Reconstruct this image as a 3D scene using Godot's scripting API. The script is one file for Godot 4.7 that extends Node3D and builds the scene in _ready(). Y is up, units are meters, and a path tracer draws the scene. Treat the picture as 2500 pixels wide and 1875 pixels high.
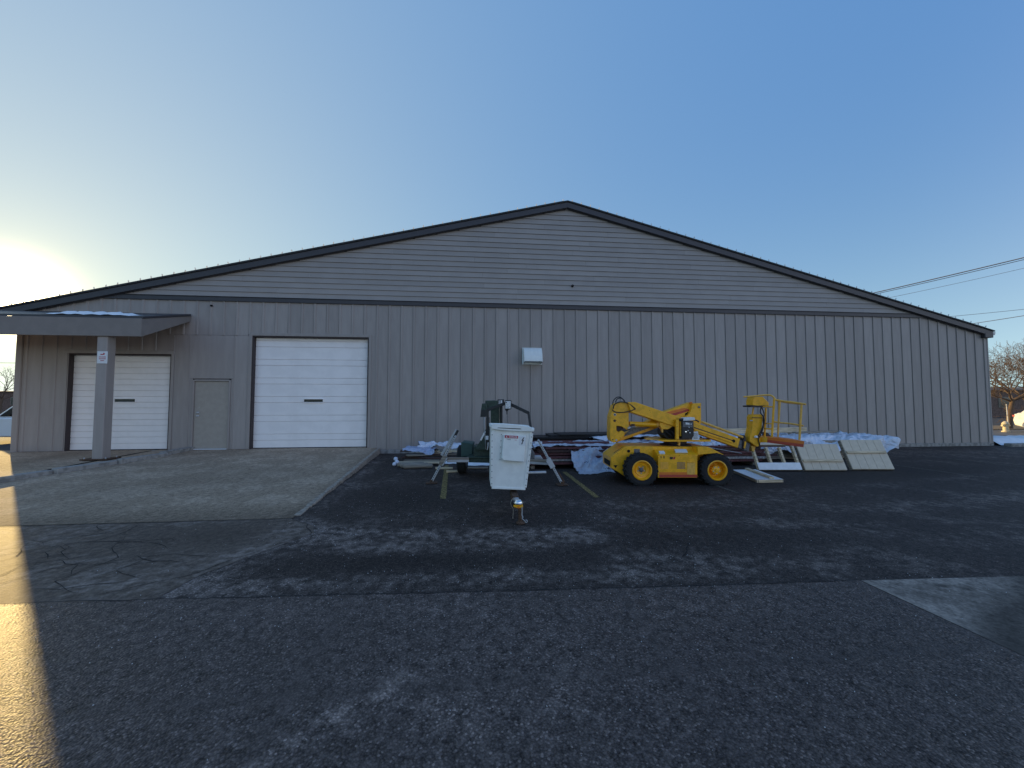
extends Node3D
# A grey metal-clad warehouse gable at low winter sun, with a yellow boom lift and a
# trailer-mounted bucket lift parked on the asphalt in front of it.
# World frame: wall face at z = 0, x along the wall, y up, metres.

const PSI := 0.099484           # the view is turned 5.7 degrees to the right of the wall's normal
const PITCH := 0.045117         # and tilted 2.585 degrees upwards
const FOCAL := 942.0            # in 2500ths of the frame width
const EYE := 1.6
const BACK := 12.28
var VF := Transform3D(Basis(Vector3.UP, -PSI), Vector3(0, 0, BACK))   # stands under the camera, x right, -z ahead

var rng := RandomNumberGenerator.new()
var names := {}
var T := {}
var K := {}

class M:
	var v := PackedVector3Array()
	var n := PackedVector3Array()
	var uv := PackedVector2Array()
	var uv2 := PackedVector2Array()
	func tri(a: Vector3, b: Vector3, c: Vector3, na: Vector3, nb: Vector3, nc: Vector3) -> void:
		var g := (b - a).cross(c - a)
		if g.dot(na + nb + nc) > 0.0:   # front faces run clockwise
			v.append(a); v.append(c); v.append(b)
			n.append(na); n.append(nc); n.append(nb)
		else:
			v.append(a); v.append(b); v.append(c)
			n.append(na); n.append(nb); n.append(nc)
	func flat(a: Vector3, b: Vector3, c: Vector3, out: Vector3) -> void:
		var g := (b - a).cross(c - a)
		if g.length_squared() < 1e-16:
			return
		g = g.normalized()
		if g.dot(out) < 0.0:
			g = -g
		tri(a, b, c, g, g, g)
	func quad(a: Vector3, b: Vector3, c: Vector3, d: Vector3, out: Vector3) -> void:
		flat(a, b, c, out); flat(a, c, d, out)
	func box(c: Vector3, s: Vector3, bas := Basis(), bev := 0.0) -> void:
		var h := s * 0.5
		bev = minf(bev, minf(h.x, minf(h.y, h.z)) * 0.6)
		if bev <= 0.0:
			for ax in 3:
				for sg in [-1.0, 1.0]:
					var nn := Vector3.ZERO; nn[ax] = sg
					var u := Vector3.ZERO; u[(ax + 1) % 3] = h[(ax + 1) % 3]
					var w := Vector3.ZERO; w[(ax + 2) % 3] = h[(ax + 2) % 3]
					var o: Vector3 = nn * h[ax]
					quad(c + bas * (o - u - w), c + bas * (o + u - w), c + bas * (o + u + w), c + bas * (o - u + w), bas * nn)
			return
		for ax in 3:
			for sg in [-1.0, 1.0]:
				var nn := Vector3.ZERO; nn[ax] = sg
				var u := Vector3.ZERO; u[(ax + 1) % 3] = h[(ax + 1) % 3] - bev
				var w := Vector3.ZERO; w[(ax + 2) % 3] = h[(ax + 2) % 3] - bev
				var o: Vector3 = nn * h[ax]
				quad(c + bas * (o - u - w), c + bas * (o + u - w), c + bas * (o + u + w), c + bas * (o - u + w), bas * nn)
		for ax in 3:   # edges
			var b1 := (ax + 1) % 3
			var b2 := (ax + 2) % 3
			for s1 in [-1.0, 1.0]:
				for s2 in [-1.0, 1.0]:
					var e := Vector3.ZERO; e[ax] = h[ax] - bev
					var p := Vector3.ZERO; p[b1] = s1 * h[b1]; p[b2] = s2 * (h[b2] - bev)
					var q := Vector3.ZERO; q[b1] = s1 * (h[b1] - bev); q[b2] = s2 * h[b2]
					quad(c + bas * (p - e), c + bas * (p + e), c + bas * (q + e), c + bas * (q - e), bas * (p + q))
		for sx in [-1.0, 1.0]:
			for sy in [-1.0, 1.0]:
				for sz in [-1.0, 1.0]:
					var sv := Vector3(sx, sy, sz)
					var hb := h - Vector3(bev, bev, bev)
					flat(c + bas * (sv * Vector3(h.x, hb.y, hb.z)), c + bas * (sv * Vector3(hb.x, h.y, hb.z)), c + bas * (sv * Vector3(hb.x, hb.y, h.z)), bas * sv)
	func beam(a: Vector3, b: Vector3, wide: float, high: float, up := Vector3.UP, bev := 0.0) -> void:   # a box along a line
		var d := (b - a)
		var l := d.length()
		if l < 1e-5: return
		d /= l
		var s := d.cross(up)
		if s.length() < 1e-3: s = d.cross(Vector3.RIGHT)
		s = s.normalized()
		var t := s.cross(d).normalized()
		box((a + b) * 0.5, Vector3(l, high, wide), Basis(d, t, -d.cross(t) * -1.0), bev)
	func prism(poly: PackedVector2Array, z0: float, z1: float, xf := Transform3D(), bev := 0.0) -> void:   # xy outline drawn out along z
		var area := 0.0
		var m := poly.size()
		for i in m:
			area += poly[i].cross(poly[(i + 1) % m])
		var sg := 1.0 if area > 0.0 else -1.0
		var zl := minf(z0, z1)
		var zh := maxf(z0, z1)
		var inner := poly
		if bev > 0.0:
			var off := Geometry2D.offset_polygon(poly, -bev, Geometry2D.JOIN_MITER)
			if off.size() == 1 and off[0].size() == m:
				inner = PackedVector2Array()
				var first := 0
				var best := 1e9
				for i in m:
					if off[0][i].distance_to(poly[0]) < best:
						best = off[0][i].distance_to(poly[0]); first = i
				var same := Geometry2D.is_polygon_clockwise(off[0]) == Geometry2D.is_polygon_clockwise(poly)
				for i in m:
					inner.append(off[0][(first + (i if same else m - i)) % m])
			else:
				bev = 0.0
		var ids := Geometry2D.triangulate_polygon(inner)
		for k in range(0, ids.size(), 3):
			var a := inner[ids[k]]; var b := inner[ids[k + 1]]; var c := inner[ids[k + 2]]
			flat(xf * Vector3(a.x, a.y, zh), xf * Vector3(b.x, b.y, zh), xf * Vector3(c.x, c.y, zh), xf.basis * Vector3.BACK)
			flat(xf * Vector3(a.x, a.y, zl), xf * Vector3(b.x, b.y, zl), xf * Vector3(c.x, c.y, zl), xf.basis * Vector3.FORWARD)
		for i in m:
			var a := poly[i]; var b := poly[(i + 1) % m]
			var o := Vector3((b.y - a.y) * sg, -(b.x - a.x) * sg, 0)
			quad(xf * Vector3(a.x, a.y, zl + bev), xf * Vector3(b.x, b.y, zl + bev), xf * Vector3(b.x, b.y, zh - bev), xf * Vector3(a.x, a.y, zh - bev), xf.basis * o)
			if bev > 0.0:
				var p := inner[i]; var q := inner[(i + 1) % m]
				quad(xf * Vector3(a.x, a.y, zh - bev), xf * Vector3(b.x, b.y, zh - bev), xf * Vector3(q.x, q.y, zh), xf * Vector3(p.x, p.y, zh), xf.basis * (o.normalized() + Vector3.BACK))
				quad(xf * Vector3(a.x, a.y, zl + bev), xf * Vector3(b.x, b.y, zl + bev), xf * Vector3(q.x, q.y, zl), xf * Vector3(p.x, p.y, zl), xf.basis * (o.normalized() + Vector3.FORWARD))
	func tube(path: PackedVector3Array, r0: float, r1: float, sides := 8, caps := true) -> void:
		var rings: Array = []
		var m := path.size()
		var side := Vector3.ZERO
		for i in m:
			var d := (path[mini(i + 1, m - 1)] - path[maxi(i - 1, 0)]).normalized()
			if i == 0:
				side = d.cross(Vector3.UP)
				if side.length() < 0.05: side = d.cross(Vector3.RIGHT)
			side = (side - d * side.dot(d)).normalized()
			var t := d.cross(side)
			var ring := PackedVector3Array()
			for k in sides:
				var a := TAU * k / sides
				ring.append(side * cos(a) + t * sin(a))
			rings.append(ring)
		for i in m - 1:
			var ra := lerpf(r0, r1, float(i) / (m - 1))
			var rb := lerpf(r0, r1, float(i + 1) / (m - 1))
			for k in sides:
				var k2 := (k + 1) % sides
				var A: Vector3 = rings[i][k]; var B: Vector3 = rings[i][k2]; var C: Vector3 = rings[i + 1][k2]; var D: Vector3 = rings[i + 1][k]
				tri(path[i] + A * ra, path[i] + B * ra, path[i + 1] + C * rb, A, B, C)
				tri(path[i] + A * ra, path[i + 1] + C * rb, path[i + 1] + D * rb, A, C, D)
		if caps:
			for e in [0, m - 1]:
				var o := (path[e] - path[1 if e == 0 else m - 2]).normalized()
				var r := r0 if e == 0 else r1
				for k in range(1, sides - 1):
					flat(path[e] + rings[e][0] * r, path[e] + rings[e][k] * r, path[e] + rings[e][k + 1] * r, o)
	func lathe(prof: PackedVector2Array, xf: Transform3D, seg := 32, smooth := true) -> void:   # (radius, height) outline turned round the y axis
		var m := prof.size()
		for i in m - 1:
			var a := prof[i]; var b := prof[i + 1]
			var nn := Vector2(b.y - a.y, -(b.x - a.x)).normalized()
			for k in seg:
				var t0 := TAU * k / seg; var t1 := TAU * (k + 1) / seg
				var tm := (t0 + t1) * 0.5
				var P := func(q: Vector2, t: float) -> Vector3: return xf * Vector3(q.x * cos(t), q.y, q.x * sin(t))
				var N := func(t: float) -> Vector3: return (xf.basis * Vector3(nn.x * cos(t), nn.y, nn.x * sin(t))).normalized()
				var n0: Vector3 = N.call(t0 if smooth else tm)
				var n1: Vector3 = N.call(t1 if smooth else tm)
				if a.x > 1e-6: tri(P.call(a, t0), P.call(a, t1), P.call(b, t1), n0, n1, n1)
				if b.x > 1e-6: tri(P.call(a, t0), P.call(b, t1), P.call(b, t0), n0, n1, n0)
	func grid(pts: Array, out: Vector3, thick := 0.0) -> void:   # rows of points as a smooth sheet
		var R := pts.size()
		var Cn: int = pts[0].size()
		var nr: Array = []
		for i in R:
			var row := PackedVector3Array()
			for j in Cn:
				var du: Vector3 = pts[i][mini(j + 1, Cn - 1)] - pts[i][maxi(j - 1, 0)]
				var dv: Vector3 = pts[mini(i + 1, R - 1)][j] - pts[maxi(i - 1, 0)][j]
				var g := du.cross(dv).normalized()
				row.append(g)
			nr.append(row)
		var s := 0.0
		for i in R:
			for j in Cn:
				s += (nr[i][j] as Vector3).dot(out)
		var sg := 1.0 if s > 0.0 else -1.0
		for i in R - 1:
			for j in Cn - 1:
				tri(pts[i][j], pts[i][j + 1], pts[i + 1][j + 1], nr[i][j] * sg, nr[i][j + 1] * sg, nr[i + 1][j + 1] * sg)
				tri(pts[i][j], pts[i + 1][j + 1], pts[i + 1][j], nr[i][j] * sg, nr[i + 1][j + 1] * sg, nr[i + 1][j] * sg)
				if thick > 0.0:
					tri(pts[i][j] - nr[i][j] * sg * thick, pts[i][j + 1] - nr[i][j + 1] * sg * thick, pts[i + 1][j + 1] - nr[i + 1][j + 1] * sg * thick, -nr[i][j] * sg, -nr[i][j + 1] * sg, -nr[i + 1][j + 1] * sg)
					tri(pts[i][j] - nr[i][j] * sg * thick, pts[i + 1][j + 1] - nr[i + 1][j + 1] * sg * thick, pts[i + 1][j] - nr[i + 1][j] * sg * thick, -nr[i][j] * sg, -nr[i + 1][j + 1] * sg, -nr[i + 1][j] * sg)
	func mesh() -> ArrayMesh:
		var a := []
		a.resize(Mesh.ARRAY_MAX)
		a[Mesh.ARRAY_VERTEX] = v
		a[Mesh.ARRAY_NORMAL] = n
		if uv.size() == v.size(): a[Mesh.ARRAY_TEX_UV] = uv
		if uv2.size() == v.size(): a[Mesh.ARRAY_TEX_UV2] = uv2
		var am := ArrayMesh.new()
		am.add_surface_from_arrays(Mesh.PRIMITIVE_TRIANGLES, a)
		return am

# ---------------------------------------------------------------- helpers
func numbered(called: String) -> String:
	var k: int = names.get(called, 0)
	names[called] = k + 1
	return called if k == 0 else "%s_%03d" % [called, k]

func tag(o: Node3D, label: String, category: String, group := "", kind := "") -> Node3D:
	if label: o.set_meta("label", label)
	if category: o.set_meta("category", category)
	if group: o.set_meta("group", group)
	if kind: o.set_meta("kind", kind)
	return o

func thing(called: String, label: String, category: String, xf := Transform3D(), group := "") -> Node3D:
	var o := Node3D.new()
	o.name = numbered(called)
	add_child(o)
	o.transform = xf
	return tag(o, label, category, group)

func obj(called: String, m: M, material: Material, parent: Node3D = self, xf := Transform3D()) -> MeshInstance3D:
	return put(called, m.mesh(), material, parent, xf)

func put(called: String, mesh: Mesh, material: Material, parent: Node3D = self, xf := Transform3D()) -> MeshInstance3D:
	var o := MeshInstance3D.new()
	o.name = numbered(called) if parent == self else called
	o.mesh = mesh
	o.material_override = material
	o.transform = xf
	parent.add_child(o, true)
	return o

func struct(called: String, m: M, material: Material) -> MeshInstance3D:
	var o := obj(called, m, material)
	o.set_meta("kind", "structure")
	return o

func at2(px: float, py: float, d: float) -> Vector2:   # where a sight line crosses the upright plane d metres ahead: (right, up)
	var h := EYE + d * tan(atan((937.5 - py) / FOCAL) + PITCH)
	return Vector2((px - 1250.0) / FOCAL * (d * cos(PITCH) + (h - EYE) * sin(PITCH)), h)

func at3(px: float, py: float, d: float) -> Vector3:
	var p := at2(px, py, d)
	return Vector3(p.x, p.y, -d)

func v3(p: Vector2, z: float) -> Vector3:
	return Vector3(p.x, p.y, z)

func lin(r: float, g: float, b: float, a := 1.0) -> Color:
	var c := Color(r, g, b).linear_to_srgb()
	c.a = a
	return c

func mat(called: String, c: Color, rough := 0.6, metal := 0.0, tex := "", scale := 1.0, bump := "", bump_cm := 0.0) -> StandardMaterial3D:
	var m := StandardMaterial3D.new()
	m.resource_name = called
	m.albedo_color = c
	m.roughness = rough
	m.metallic = metal
	if tex or bump:
		m.uv1_triplanar = true
		m.uv1_scale = Vector3(scale, scale, scale)
	if tex:
		m.albedo_texture = T[tex]
	if bump:
		m.heightmap_enabled = true
		m.heightmap_texture = T[bump]
		m.heightmap_scale = bump_cm
	return m

func noise_img(w: int, h: int, freq: float, kind: int, oct: int, sd: int, seamless := true) -> Image:
	var f := FastNoiseLite.new()
	f.seed = sd
	f.noise_type = kind
	f.frequency = freq
	f.fractal_type = FastNoiseLite.FRACTAL_FBM if oct > 1 else FastNoiseLite.FRACTAL_NONE
	f.fractal_octaves = oct
	f.fractal_gain = 0.55
	return f.get_seamless_image(w, h, false, false, 0.15, true) if seamless else f.get_image(w, h, false, false, true)

func grade(im: Image, lo: float, hi: float, p0: float, p1: float) -> ImageTexture:   # grey image: values p0..p1 become lo..hi
	im.convert(Image.FORMAT_L8)
	var d := im.get_data()
	var lut := PackedByteArray()
	for i in 256:
		lut.append(clampi(int(255.0 * lerpf(lo, hi, smoothstep(p0, p1, i / 255.0))), 0, 255))
	for i in d.size():
		d[i] = lut[d[i]]
	return ImageTexture.create_from_image(Image.create_from_data(im.get_width(), im.get_height(), false, Image.FORMAT_L8, d))

# ---------------------------------------------------------------- textures
func textures() -> void:
	T.mottle = grade(noise_img(512, 512, 0.012, FastNoiseLite.TYPE_SIMPLEX_SMOOTH, 5, 3), 0.965, 1.0, 0.25, 0.75)
	T.grime = grade(noise_img(512, 512, 0.02, FastNoiseLite.TYPE_SIMPLEX_SMOOTH, 6, 9), 0.80, 1.0, 0.25, 0.65)
	T.rust = grade(noise_img(512, 512, 0.03, FastNoiseLite.TYPE_SIMPLEX_SMOOTH, 6, 19), 0.55, 1.0, 0.3, 0.65)
	T.fine = grade(noise_img(512, 512, 0.25, FastNoiseLite.TYPE_SIMPLEX_SMOOTH, 3, 5), 0.0, 1.0, 0.1, 0.9)
	T.soft = grade(noise_img(512, 512, 0.012, FastNoiseLite.TYPE_SIMPLEX_SMOOTH, 3, 6), 0.0, 1.0, 0.1, 0.9)
	var rg := FastNoiseLite.new()
	rg.seed = 77
	rg.noise_type = FastNoiseLite.TYPE_SIMPLEX_SMOOTH
	rg.frequency = 0.008
	rg.fractal_type = FastNoiseLite.FRACTAL_RIDGED
	rg.fractal_octaves = 3
	rg.fractal_gain = 0.45
	T.crease = grade(rg.get_seamless_image(512, 512, false, false, 0.15, true), 0.0, 1.0, 0.15, 1.0)
	# streaks that run along y (weathered cladding) and wood grain
	var st := noise_img(512, 64, 0.03, FastNoiseLite.TYPE_SIMPLEX_SMOOTH, 5, 7)
	st.resize(512, 512, Image.INTERPOLATE_CUBIC)
	T.streak = grade(st, 0.965, 1.0, 0.25, 0.75)
	var wd := noise_img(32, 512, 0.05, FastNoiseLite.TYPE_SIMPLEX_SMOOTH, 5, 8)
	wd.resize(512, 512, Image.INTERPOLATE_CUBIC)
	T.wood = grade(wd, 0.78, 1.0, 0.25, 0.75)
	# chipped and stained paint
	var n1 := noise_img(512, 512, 0.06, FastNoiseLite.TYPE_SIMPLEX_SMOOTH, 5, 61)
	var n2 := noise_img(512, 512, 0.012, FastNoiseLite.TYPE_SIMPLEX_SMOOTH, 5, 62)
	n1.convert(Image.FORMAT_L8); n2.convert(Image.FORMAT_L8)
	var w1 := n1.get_data()
	var w2 := n2.get_data()
	var wear := PackedByteArray(); wear.resize(512 * 512 * 3)
	for i in 512 * 512:
		var chip := smoothstep(0.755, 0.81, w1[i] / 255.0 * 0.75 + w2[i] / 255.0 * 0.25)
		var dirt := 0.92 + 0.08 * smoothstep(0.3, 0.6, w2[i] / 255.0)
		wear[i * 3] = int(255.0 * dirt * lerpf(1.0, 0.50, chip))
		wear[i * 3 + 1] = int(255.0 * dirt * lerpf(0.995, 0.42, chip))
		wear[i * 3 + 2] = int(255.0 * dirt * lerpf(0.98, 0.60, chip))
	T.wear = ImageTexture.create_from_image(Image.create_from_data(512, 512, false, Image.FORMAT_RGB8, wear))
	# asphalt aggregate: one tile is 2.2 m
	var cv := noise_img(1024, 1024, 0.16, FastNoiseLite.TYPE_VALUE, 1, 21)
	var cell := FastNoiseLite.new()
	cell.seed = 4
	cell.noise_type = FastNoiseLite.TYPE_CELLULAR
	cell.frequency = 0.19
	cell.cellular_return_type = FastNoiseLite.RETURN_DISTANCE
	cell.fractal_type = FastNoiseLite.FRACTAL_NONE
	var dist := cell.get_seamless_image(1024, 1024, false, false, 0.1, true)
	cell.cellular_return_type = FastNoiseLite.RETURN_CELL_VALUE
	var val := cell.get_seamless_image(1024, 1024, false, false, 0.1, true)
	var big := noise_img(1024, 1024, 0.02, FastNoiseLite.TYPE_SIMPLEX_SMOOTH, 5, 31)
	for im in [cv, dist, val, big]:
		im.convert(Image.FORMAT_L8)
	var a := dist.get_data()
	var b := val.get_data()
	var c := big.get_data()
	var d := cv.get_data()
	var enc := srgb_table()
	var alb := PackedByteArray(); alb.resize(a.size())
	var hgt := PackedByteArray(); hgt.resize(a.size())
	var fin := PackedByteArray(); fin.resize(a.size())
	for i in a.size():
		var s := 1.0 - a[i] / 255.0
		var vv := b[i] / 255.0
		var t := 0.24 + 0.42 * vv * vv + 0.34 * (s - 0.5) + 0.34 * (c[i] / 255.0 - 0.5)
		if b[i] > 240 and s > 0.45: t += 0.45
		alb[i] = enc[clampi(int(t * 255.0), 8, 255)]
		hgt[i] = clampi(int((0.55 * s + 0.25 * vv + 0.2 * d[i] / 255.0) * 255.0), 0, 255)
		fin[i] = enc[clampi(int((0.66 + 0.34 * (d[i] / 255.0 - 0.5) + 0.46 * (c[i] / 255.0 - 0.5) + 0.14 * (vv - 0.5)) * 255.0), 0, 255)]
	T.aggregate = ImageTexture.create_from_image(Image.create_from_data(1024, 1024, false, Image.FORMAT_L8, alb))
	T.aggregate_h = ImageTexture.create_from_image(Image.create_from_data(1024, 1024, false, Image.FORMAT_L8, hgt))
	T.cement = ImageTexture.create_from_image(Image.create_from_data(1024, 1024, false, Image.FORMAT_L8, fin))

func srgb_table() -> PackedByteArray:   # linear tone 0..255 -> the byte a colour texture holds
	var t := PackedByteArray()
	for i in 256: t.append(int(Color(i / 255.0, 0, 0).linear_to_srgb().r * 255.0 + 0.5))
	return t

func near_line(p: Vector2, line: Array) -> float:
	var best := 1e9
	for i in line.size() - 1:
		best = minf(best, p.distance_to(Geometry2D.get_closest_point_to_segment(p, line[i], line[i + 1])))
	return best

func stain_map(w: int, h: int, r: Rect2, dark: Color, pale: Color, amount: float, sd: int, trails: Array, blots: Array, cover := 0.5) -> ImageTexture:
	# where the pale salt bloom lies on a sheet: r is the sheet's x/z rectangle, trails are [polyline, half width, strength], blots [centre, radii, strength (minus: dark)]
	var per_m := w / r.size.x
	var n1 := noise_img(w, h, 0.9 / per_m, FastNoiseLite.TYPE_SIMPLEX_SMOOTH, 5, sd, false)
	var n2 := noise_img(w, h, 6.0 / per_m, FastNoiseLite.TYPE_SIMPLEX_SMOOTH, 4, sd + 1, false)
	n1.convert(Image.FORMAT_L8); n2.convert(Image.FORMAT_L8)
	var a := n1.get_data()
	var b := n2.get_data()
	var cw := int(w / 8.0)
	var ch := int(h / 8.0)
	var coarse := Image.create(cw, ch, false, Image.FORMAT_RF)
	for j in ch:
		for i in cw:
			var p := r.position + Vector2((i + 0.5) / cw, (j + 0.5) / ch) * r.size
			var s := 0.0
			for t in trails:
				s += t[2] * exp(-pow(near_line(p, t[0]) / t[1], 2.0))
			for q in blots:
				var e: Vector2 = (p - q[0]) / q[1]
				s += q[2] * exp(-e.length_squared())
			coarse.set_pixel(i, j, Color(s, 0, 0))
	coarse.resize(w, h, Image.INTERPOLATE_BILINEAR)
	var g := coarse.get_data().to_float32_array()
	var enc := srgb_table()
	var out := PackedByteArray(); out.resize(w * h * 3)
	var c0 := [dark.r, dark.g, dark.b]
	var c1 := [pale.r, pale.g, pale.b]
	for i in w * h:
		var x := a[i] / 255.0
		var y := b[i] / 255.0
		var m := clampf(amount * (smoothstep(cover, cover + 0.32, x * 0.62 + y * 0.38)) + g[i] * smoothstep(0.2, 0.8, y * 0.7 + x * 0.3) + (y - 0.5) * 0.22, 0.0, 1.0)
		var dk := 1.0 + minf(g[i], 0.0) * 0.5
		for k in 3:
			out[i * 3 + k] = enc[int(clampf(lerpf(c0[k], c1[k], m) * dk, 0.0, 1.0) * 255.0)]
	return ImageTexture.create_from_image(Image.create_from_data(w, h, false, Image.FORMAT_RGB8, out))

func ground_mat(called: String, c: Color, tile: String, relief_cm: float, stains: Texture2D, rough := 0.8) -> StandardMaterial3D:
	var m := StandardMaterial3D.new()
	m.resource_name = called
	m.albedo_color = c
	m.albedo_texture = T[tile]
	m.roughness = rough
	m.metallic_specular = 0.3
	m.heightmap_enabled = true
	m.heightmap_texture = T.aggregate_h
	m.heightmap_scale = relief_cm
	if stains:
		m.detail_enabled = true
		m.detail_blend_mode = BaseMaterial3D.BLEND_MODE_MUL
		m.detail_uv_layer = BaseMaterial3D.DETAIL_UV_2
		m.detail_albedo = stains
	return m

func sheet(called: String, outline: PackedVector2Array, y: Callable, m: Material, r: Rect2, tile := 2.2) -> MeshInstance3D:
	# outline in x/z; y gives the height; uv repeats every tile metres, uv2 spans r
	var s := M.new()
	var ids := Geometry2D.triangulate_polygon(outline)
	for k in range(0, ids.size(), 3):
		var p := []
		for e in 3:
			var q := outline[ids[k + e]]
			p.append(Vector3(q.x, y.call(q), q.y))
		s.flat(p[0], p[1], p[2], Vector3.UP)
	for q in s.v:
		s.uv.append(Vector2(q.x, q.z) / tile)
		s.uv2.append((Vector2(q.x, q.z) - r.position) / r.size)
	return struct(called, s, m)

func ribbon(line: Array, width: float, y: Callable, jag := 0.0, taper := true) -> M:   # a flat strip along a polyline in x/z
	var s := M.new()
	var pts := PackedVector2Array()
	for i in line.size() - 1:
		var n := maxi(1, int((line[i + 1] - line[i]).length() / 0.12)) if jag > 0.0 else 1
		for k in n:
			var p: Vector2 = line[i].lerp(line[i + 1], float(k) / n)
			if k > 0 or i > 0: p += Vector2(rng.randf_range(-jag, jag), rng.randf_range(-jag, jag))
			pts.append(p)
	pts.append(line[-1])
	var L := []
	for i in pts.size():
		var d := (pts[mini(i + 1, pts.size() - 1)] - pts[maxi(i - 1, 0)]).normalized()
		var w := width * 0.5 * (rng.randf_range(0.45, 1.25) if jag > 0.0 and taper else rng.randf_range(0.9, 1.06))
		if taper and jag > 0.0 and (i == 0 or i == pts.size() - 1): w *= 0.3
		var o := Vector2(-d.y, d.x) * w
		var a := pts[i] + o; var b := pts[i] - o
		L.append([Vector3(a.x, y.call(a), a.y), Vector3(b.x, y.call(b), b.y)])
	for i in L.size() - 1:
		s.quad(L[i][0], L[i + 1][0], L[i + 1][1], L[i][1], Vector3.UP)
	for q in s.v:
		s.uv.append(Vector2(q.x, q.z) / 2.2)
	return s

func materials() -> void:
	K.clad = []
	for k in 5:
		var f := 1.0 + (k - 2) * 0.032
		var m := mat("grey_cladding", lin(0.355 * f, 0.310 * f, 0.282 * f), 0.55, 0.0, "streak", 0.35, "", 0.0)
		m.uv1_offset = Vector3(k * 0.37, 0, k * 0.21)
		K.clad.append(m)
	K.weathered = mat("weathered_grey_board", lin(0.24, 0.21, 0.19), 0.7, 0.0, "mottle", 0.4)
	K.lap = []
	for k in 5:
		var f := 1.0 + (k - 2) * 0.02
		var m := mat("grey_lap_board", lin(0.355 * f, 0.318 * f, 0.292 * f), 0.6, 0.0, "mottle", 0.15)
		m.uv1_offset = Vector3(k * 0.31, k * 0.17, 0)
		K.lap.append(m)
	K.trim = mat("charcoal_trim", lin(0.055, 0.05, 0.055), 0.5, 0.0, "mottle", 0.6)
	K.roof = mat("asphalt_roofing", lin(0.05, 0.05, 0.05), 0.9, 0.0, "grime", 1.0)
	K.core = mat("wall_core", lin(0.12, 0.115, 0.11), 0.9)
	K.door = mat("white_door_paint", lin(0.93, 0.88, 0.85), 0.45, 0.0, "mottle", 0.25)
	K.door.albedo_texture = grade(noise_img(256, 256, 0.02, FastNoiseLite.TYPE_SIMPLEX_SMOOTH, 5, 44), 0.975, 1.0, 0.3, 0.7)
	K.jamb = mat("brown_jamb", lin(0.045, 0.03, 0.03), 0.6, 0.0, "mottle", 1.0)
	K.glass_dark = mat("dark_glazing", lin(0.012, 0.012, 0.014), 0.12)
	K.concrete = mat("concrete", lin(0.34, 0.32, 0.29), 0.9, 0.0, "grime", 0.5, "fine", 0.15)
	K.steel = mat("galvanised_steel", lin(0.47, 0.48, 0.49), 0.5, 0.3, "mottle", 2.0)
	K.rusty = mat("rusty_steel", lin(0.16, 0.09, 0.055), 0.85, 0.2, "rust", 3.0, "fine", 0.05)
	K.chrome = mat("polished_steel", lin(0.8, 0.8, 0.82), 0.12, 1.0)
	K.black = mat("black_paint", lin(0.016, 0.016, 0.018), 0.5)
	K.rubber = mat("tyre_rubber", lin(0.018, 0.018, 0.019), 0.85, 0.0, "grime", 3.0, "fine", 0.04)
	K.yellow = mat("yellow_paint", lin(0.97, 0.47, 0.012), 0.36, 0.0, "wear", 0.9)
	K.yellow_worn = mat("worn_yellow_paint", lin(0.85, 0.47, 0.09), 0.6, 0.0, "wear", 1.8)
	K.orange = mat("orange_stripe", lin(0.75, 0.20, 0.02), 0.5, 0.0, "mottle", 1.5)
	K.red = mat("red_stripe", lin(0.48, 0.06, 0.03), 0.5, 0.0, "mottle", 1.5)
	K.grey_metal = mat("bare_grey_metal", lin(0.16, 0.16, 0.17), 0.5, 0.3, "grime", 2.0)
	K.label = mat("white_label", lin(0.75, 0.76, 0.76), 0.5, 0.0, "mottle", 5.0)
	K.ink = mat("black_ink", lin(0.02, 0.02, 0.02), 0.6)
	K.danger = mat("red_ink", lin(0.45, 0.03, 0.05), 0.5)
	K.fibre = mat("white_fibreglass", lin(0.84, 0.86, 0.82), 0.38, 0.0, "mottle", 0.9)
	K.green = mat("dark_green_paint", lin(0.028, 0.055, 0.040), 0.5, 0.0, "grime", 1.5)
	K.wood = mat("pale_lumber", lin(0.76, 0.60, 0.40), 0.8, 0.0, "wood", 1.2)
	K.wood_grey = mat("weathered_lumber", lin(0.34, 0.29, 0.23), 0.85, 0.0, "wood", 1.0)
	K.beige = mat("beige_siding", lin(0.64, 0.54, 0.41), 0.75, 0.0, "mottle", 1.0)
	K.white_paint = mat("white_board_paint", lin(0.78, 0.79, 0.80), 0.6, 0.0, "mottle", 1.0)
	K.tarp = mat("white_plastic_wrap", lin(0.70, 0.74, 0.83), 0.30, 0.0, "mottle", 0.9, "crease", 3.5)
	K.snow = mat("snow", lin(0.86, 0.87, 0.89), 0.7, 0.0, "mottle", 0.6, "fine", 0.3)
	K.maroon = []
	for k in 3:
		K.maroon.append(mat("oxide_red_steel", [lin(0.11, 0.035, 0.035), lin(0.085, 0.04, 0.035), lin(0.15, 0.05, 0.055)][k], 0.6, 0.0, "grime", 0.9))
	K.darkbar = mat("dark_steel_sheet", lin(0.03, 0.03, 0.033), 0.55, 0.2, "grime", 0.8)
	K.pale_edge = mat("primed_edge", lin(0.44, 0.42, 0.42), 0.6, 0.0, "grime", 1.0)
	K.bark = mat("bark", lin(0.16, 0.105, 0.07), 0.9, 0.0, "grime", 1.5)
	K.wire = mat("power_cable", lin(0.34, 0.27, 0.23), 0.4)
	K.glow_bulb = mat("clear_bulb", lin(0.82, 0.82, 0.80), 0.1)
	K.glow_bulb.backlight_enabled = true
	K.glow_bulb.backlight = Color(0.9, 0.9, 0.9)
	K.line = mat("parking_paint", lin(0.30, 0.215, 0.07), 0.85, 0.0, "rust", 1.3)
	K.crack = mat("open_crack", lin(0.008, 0.008, 0.009), 0.95)
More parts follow.
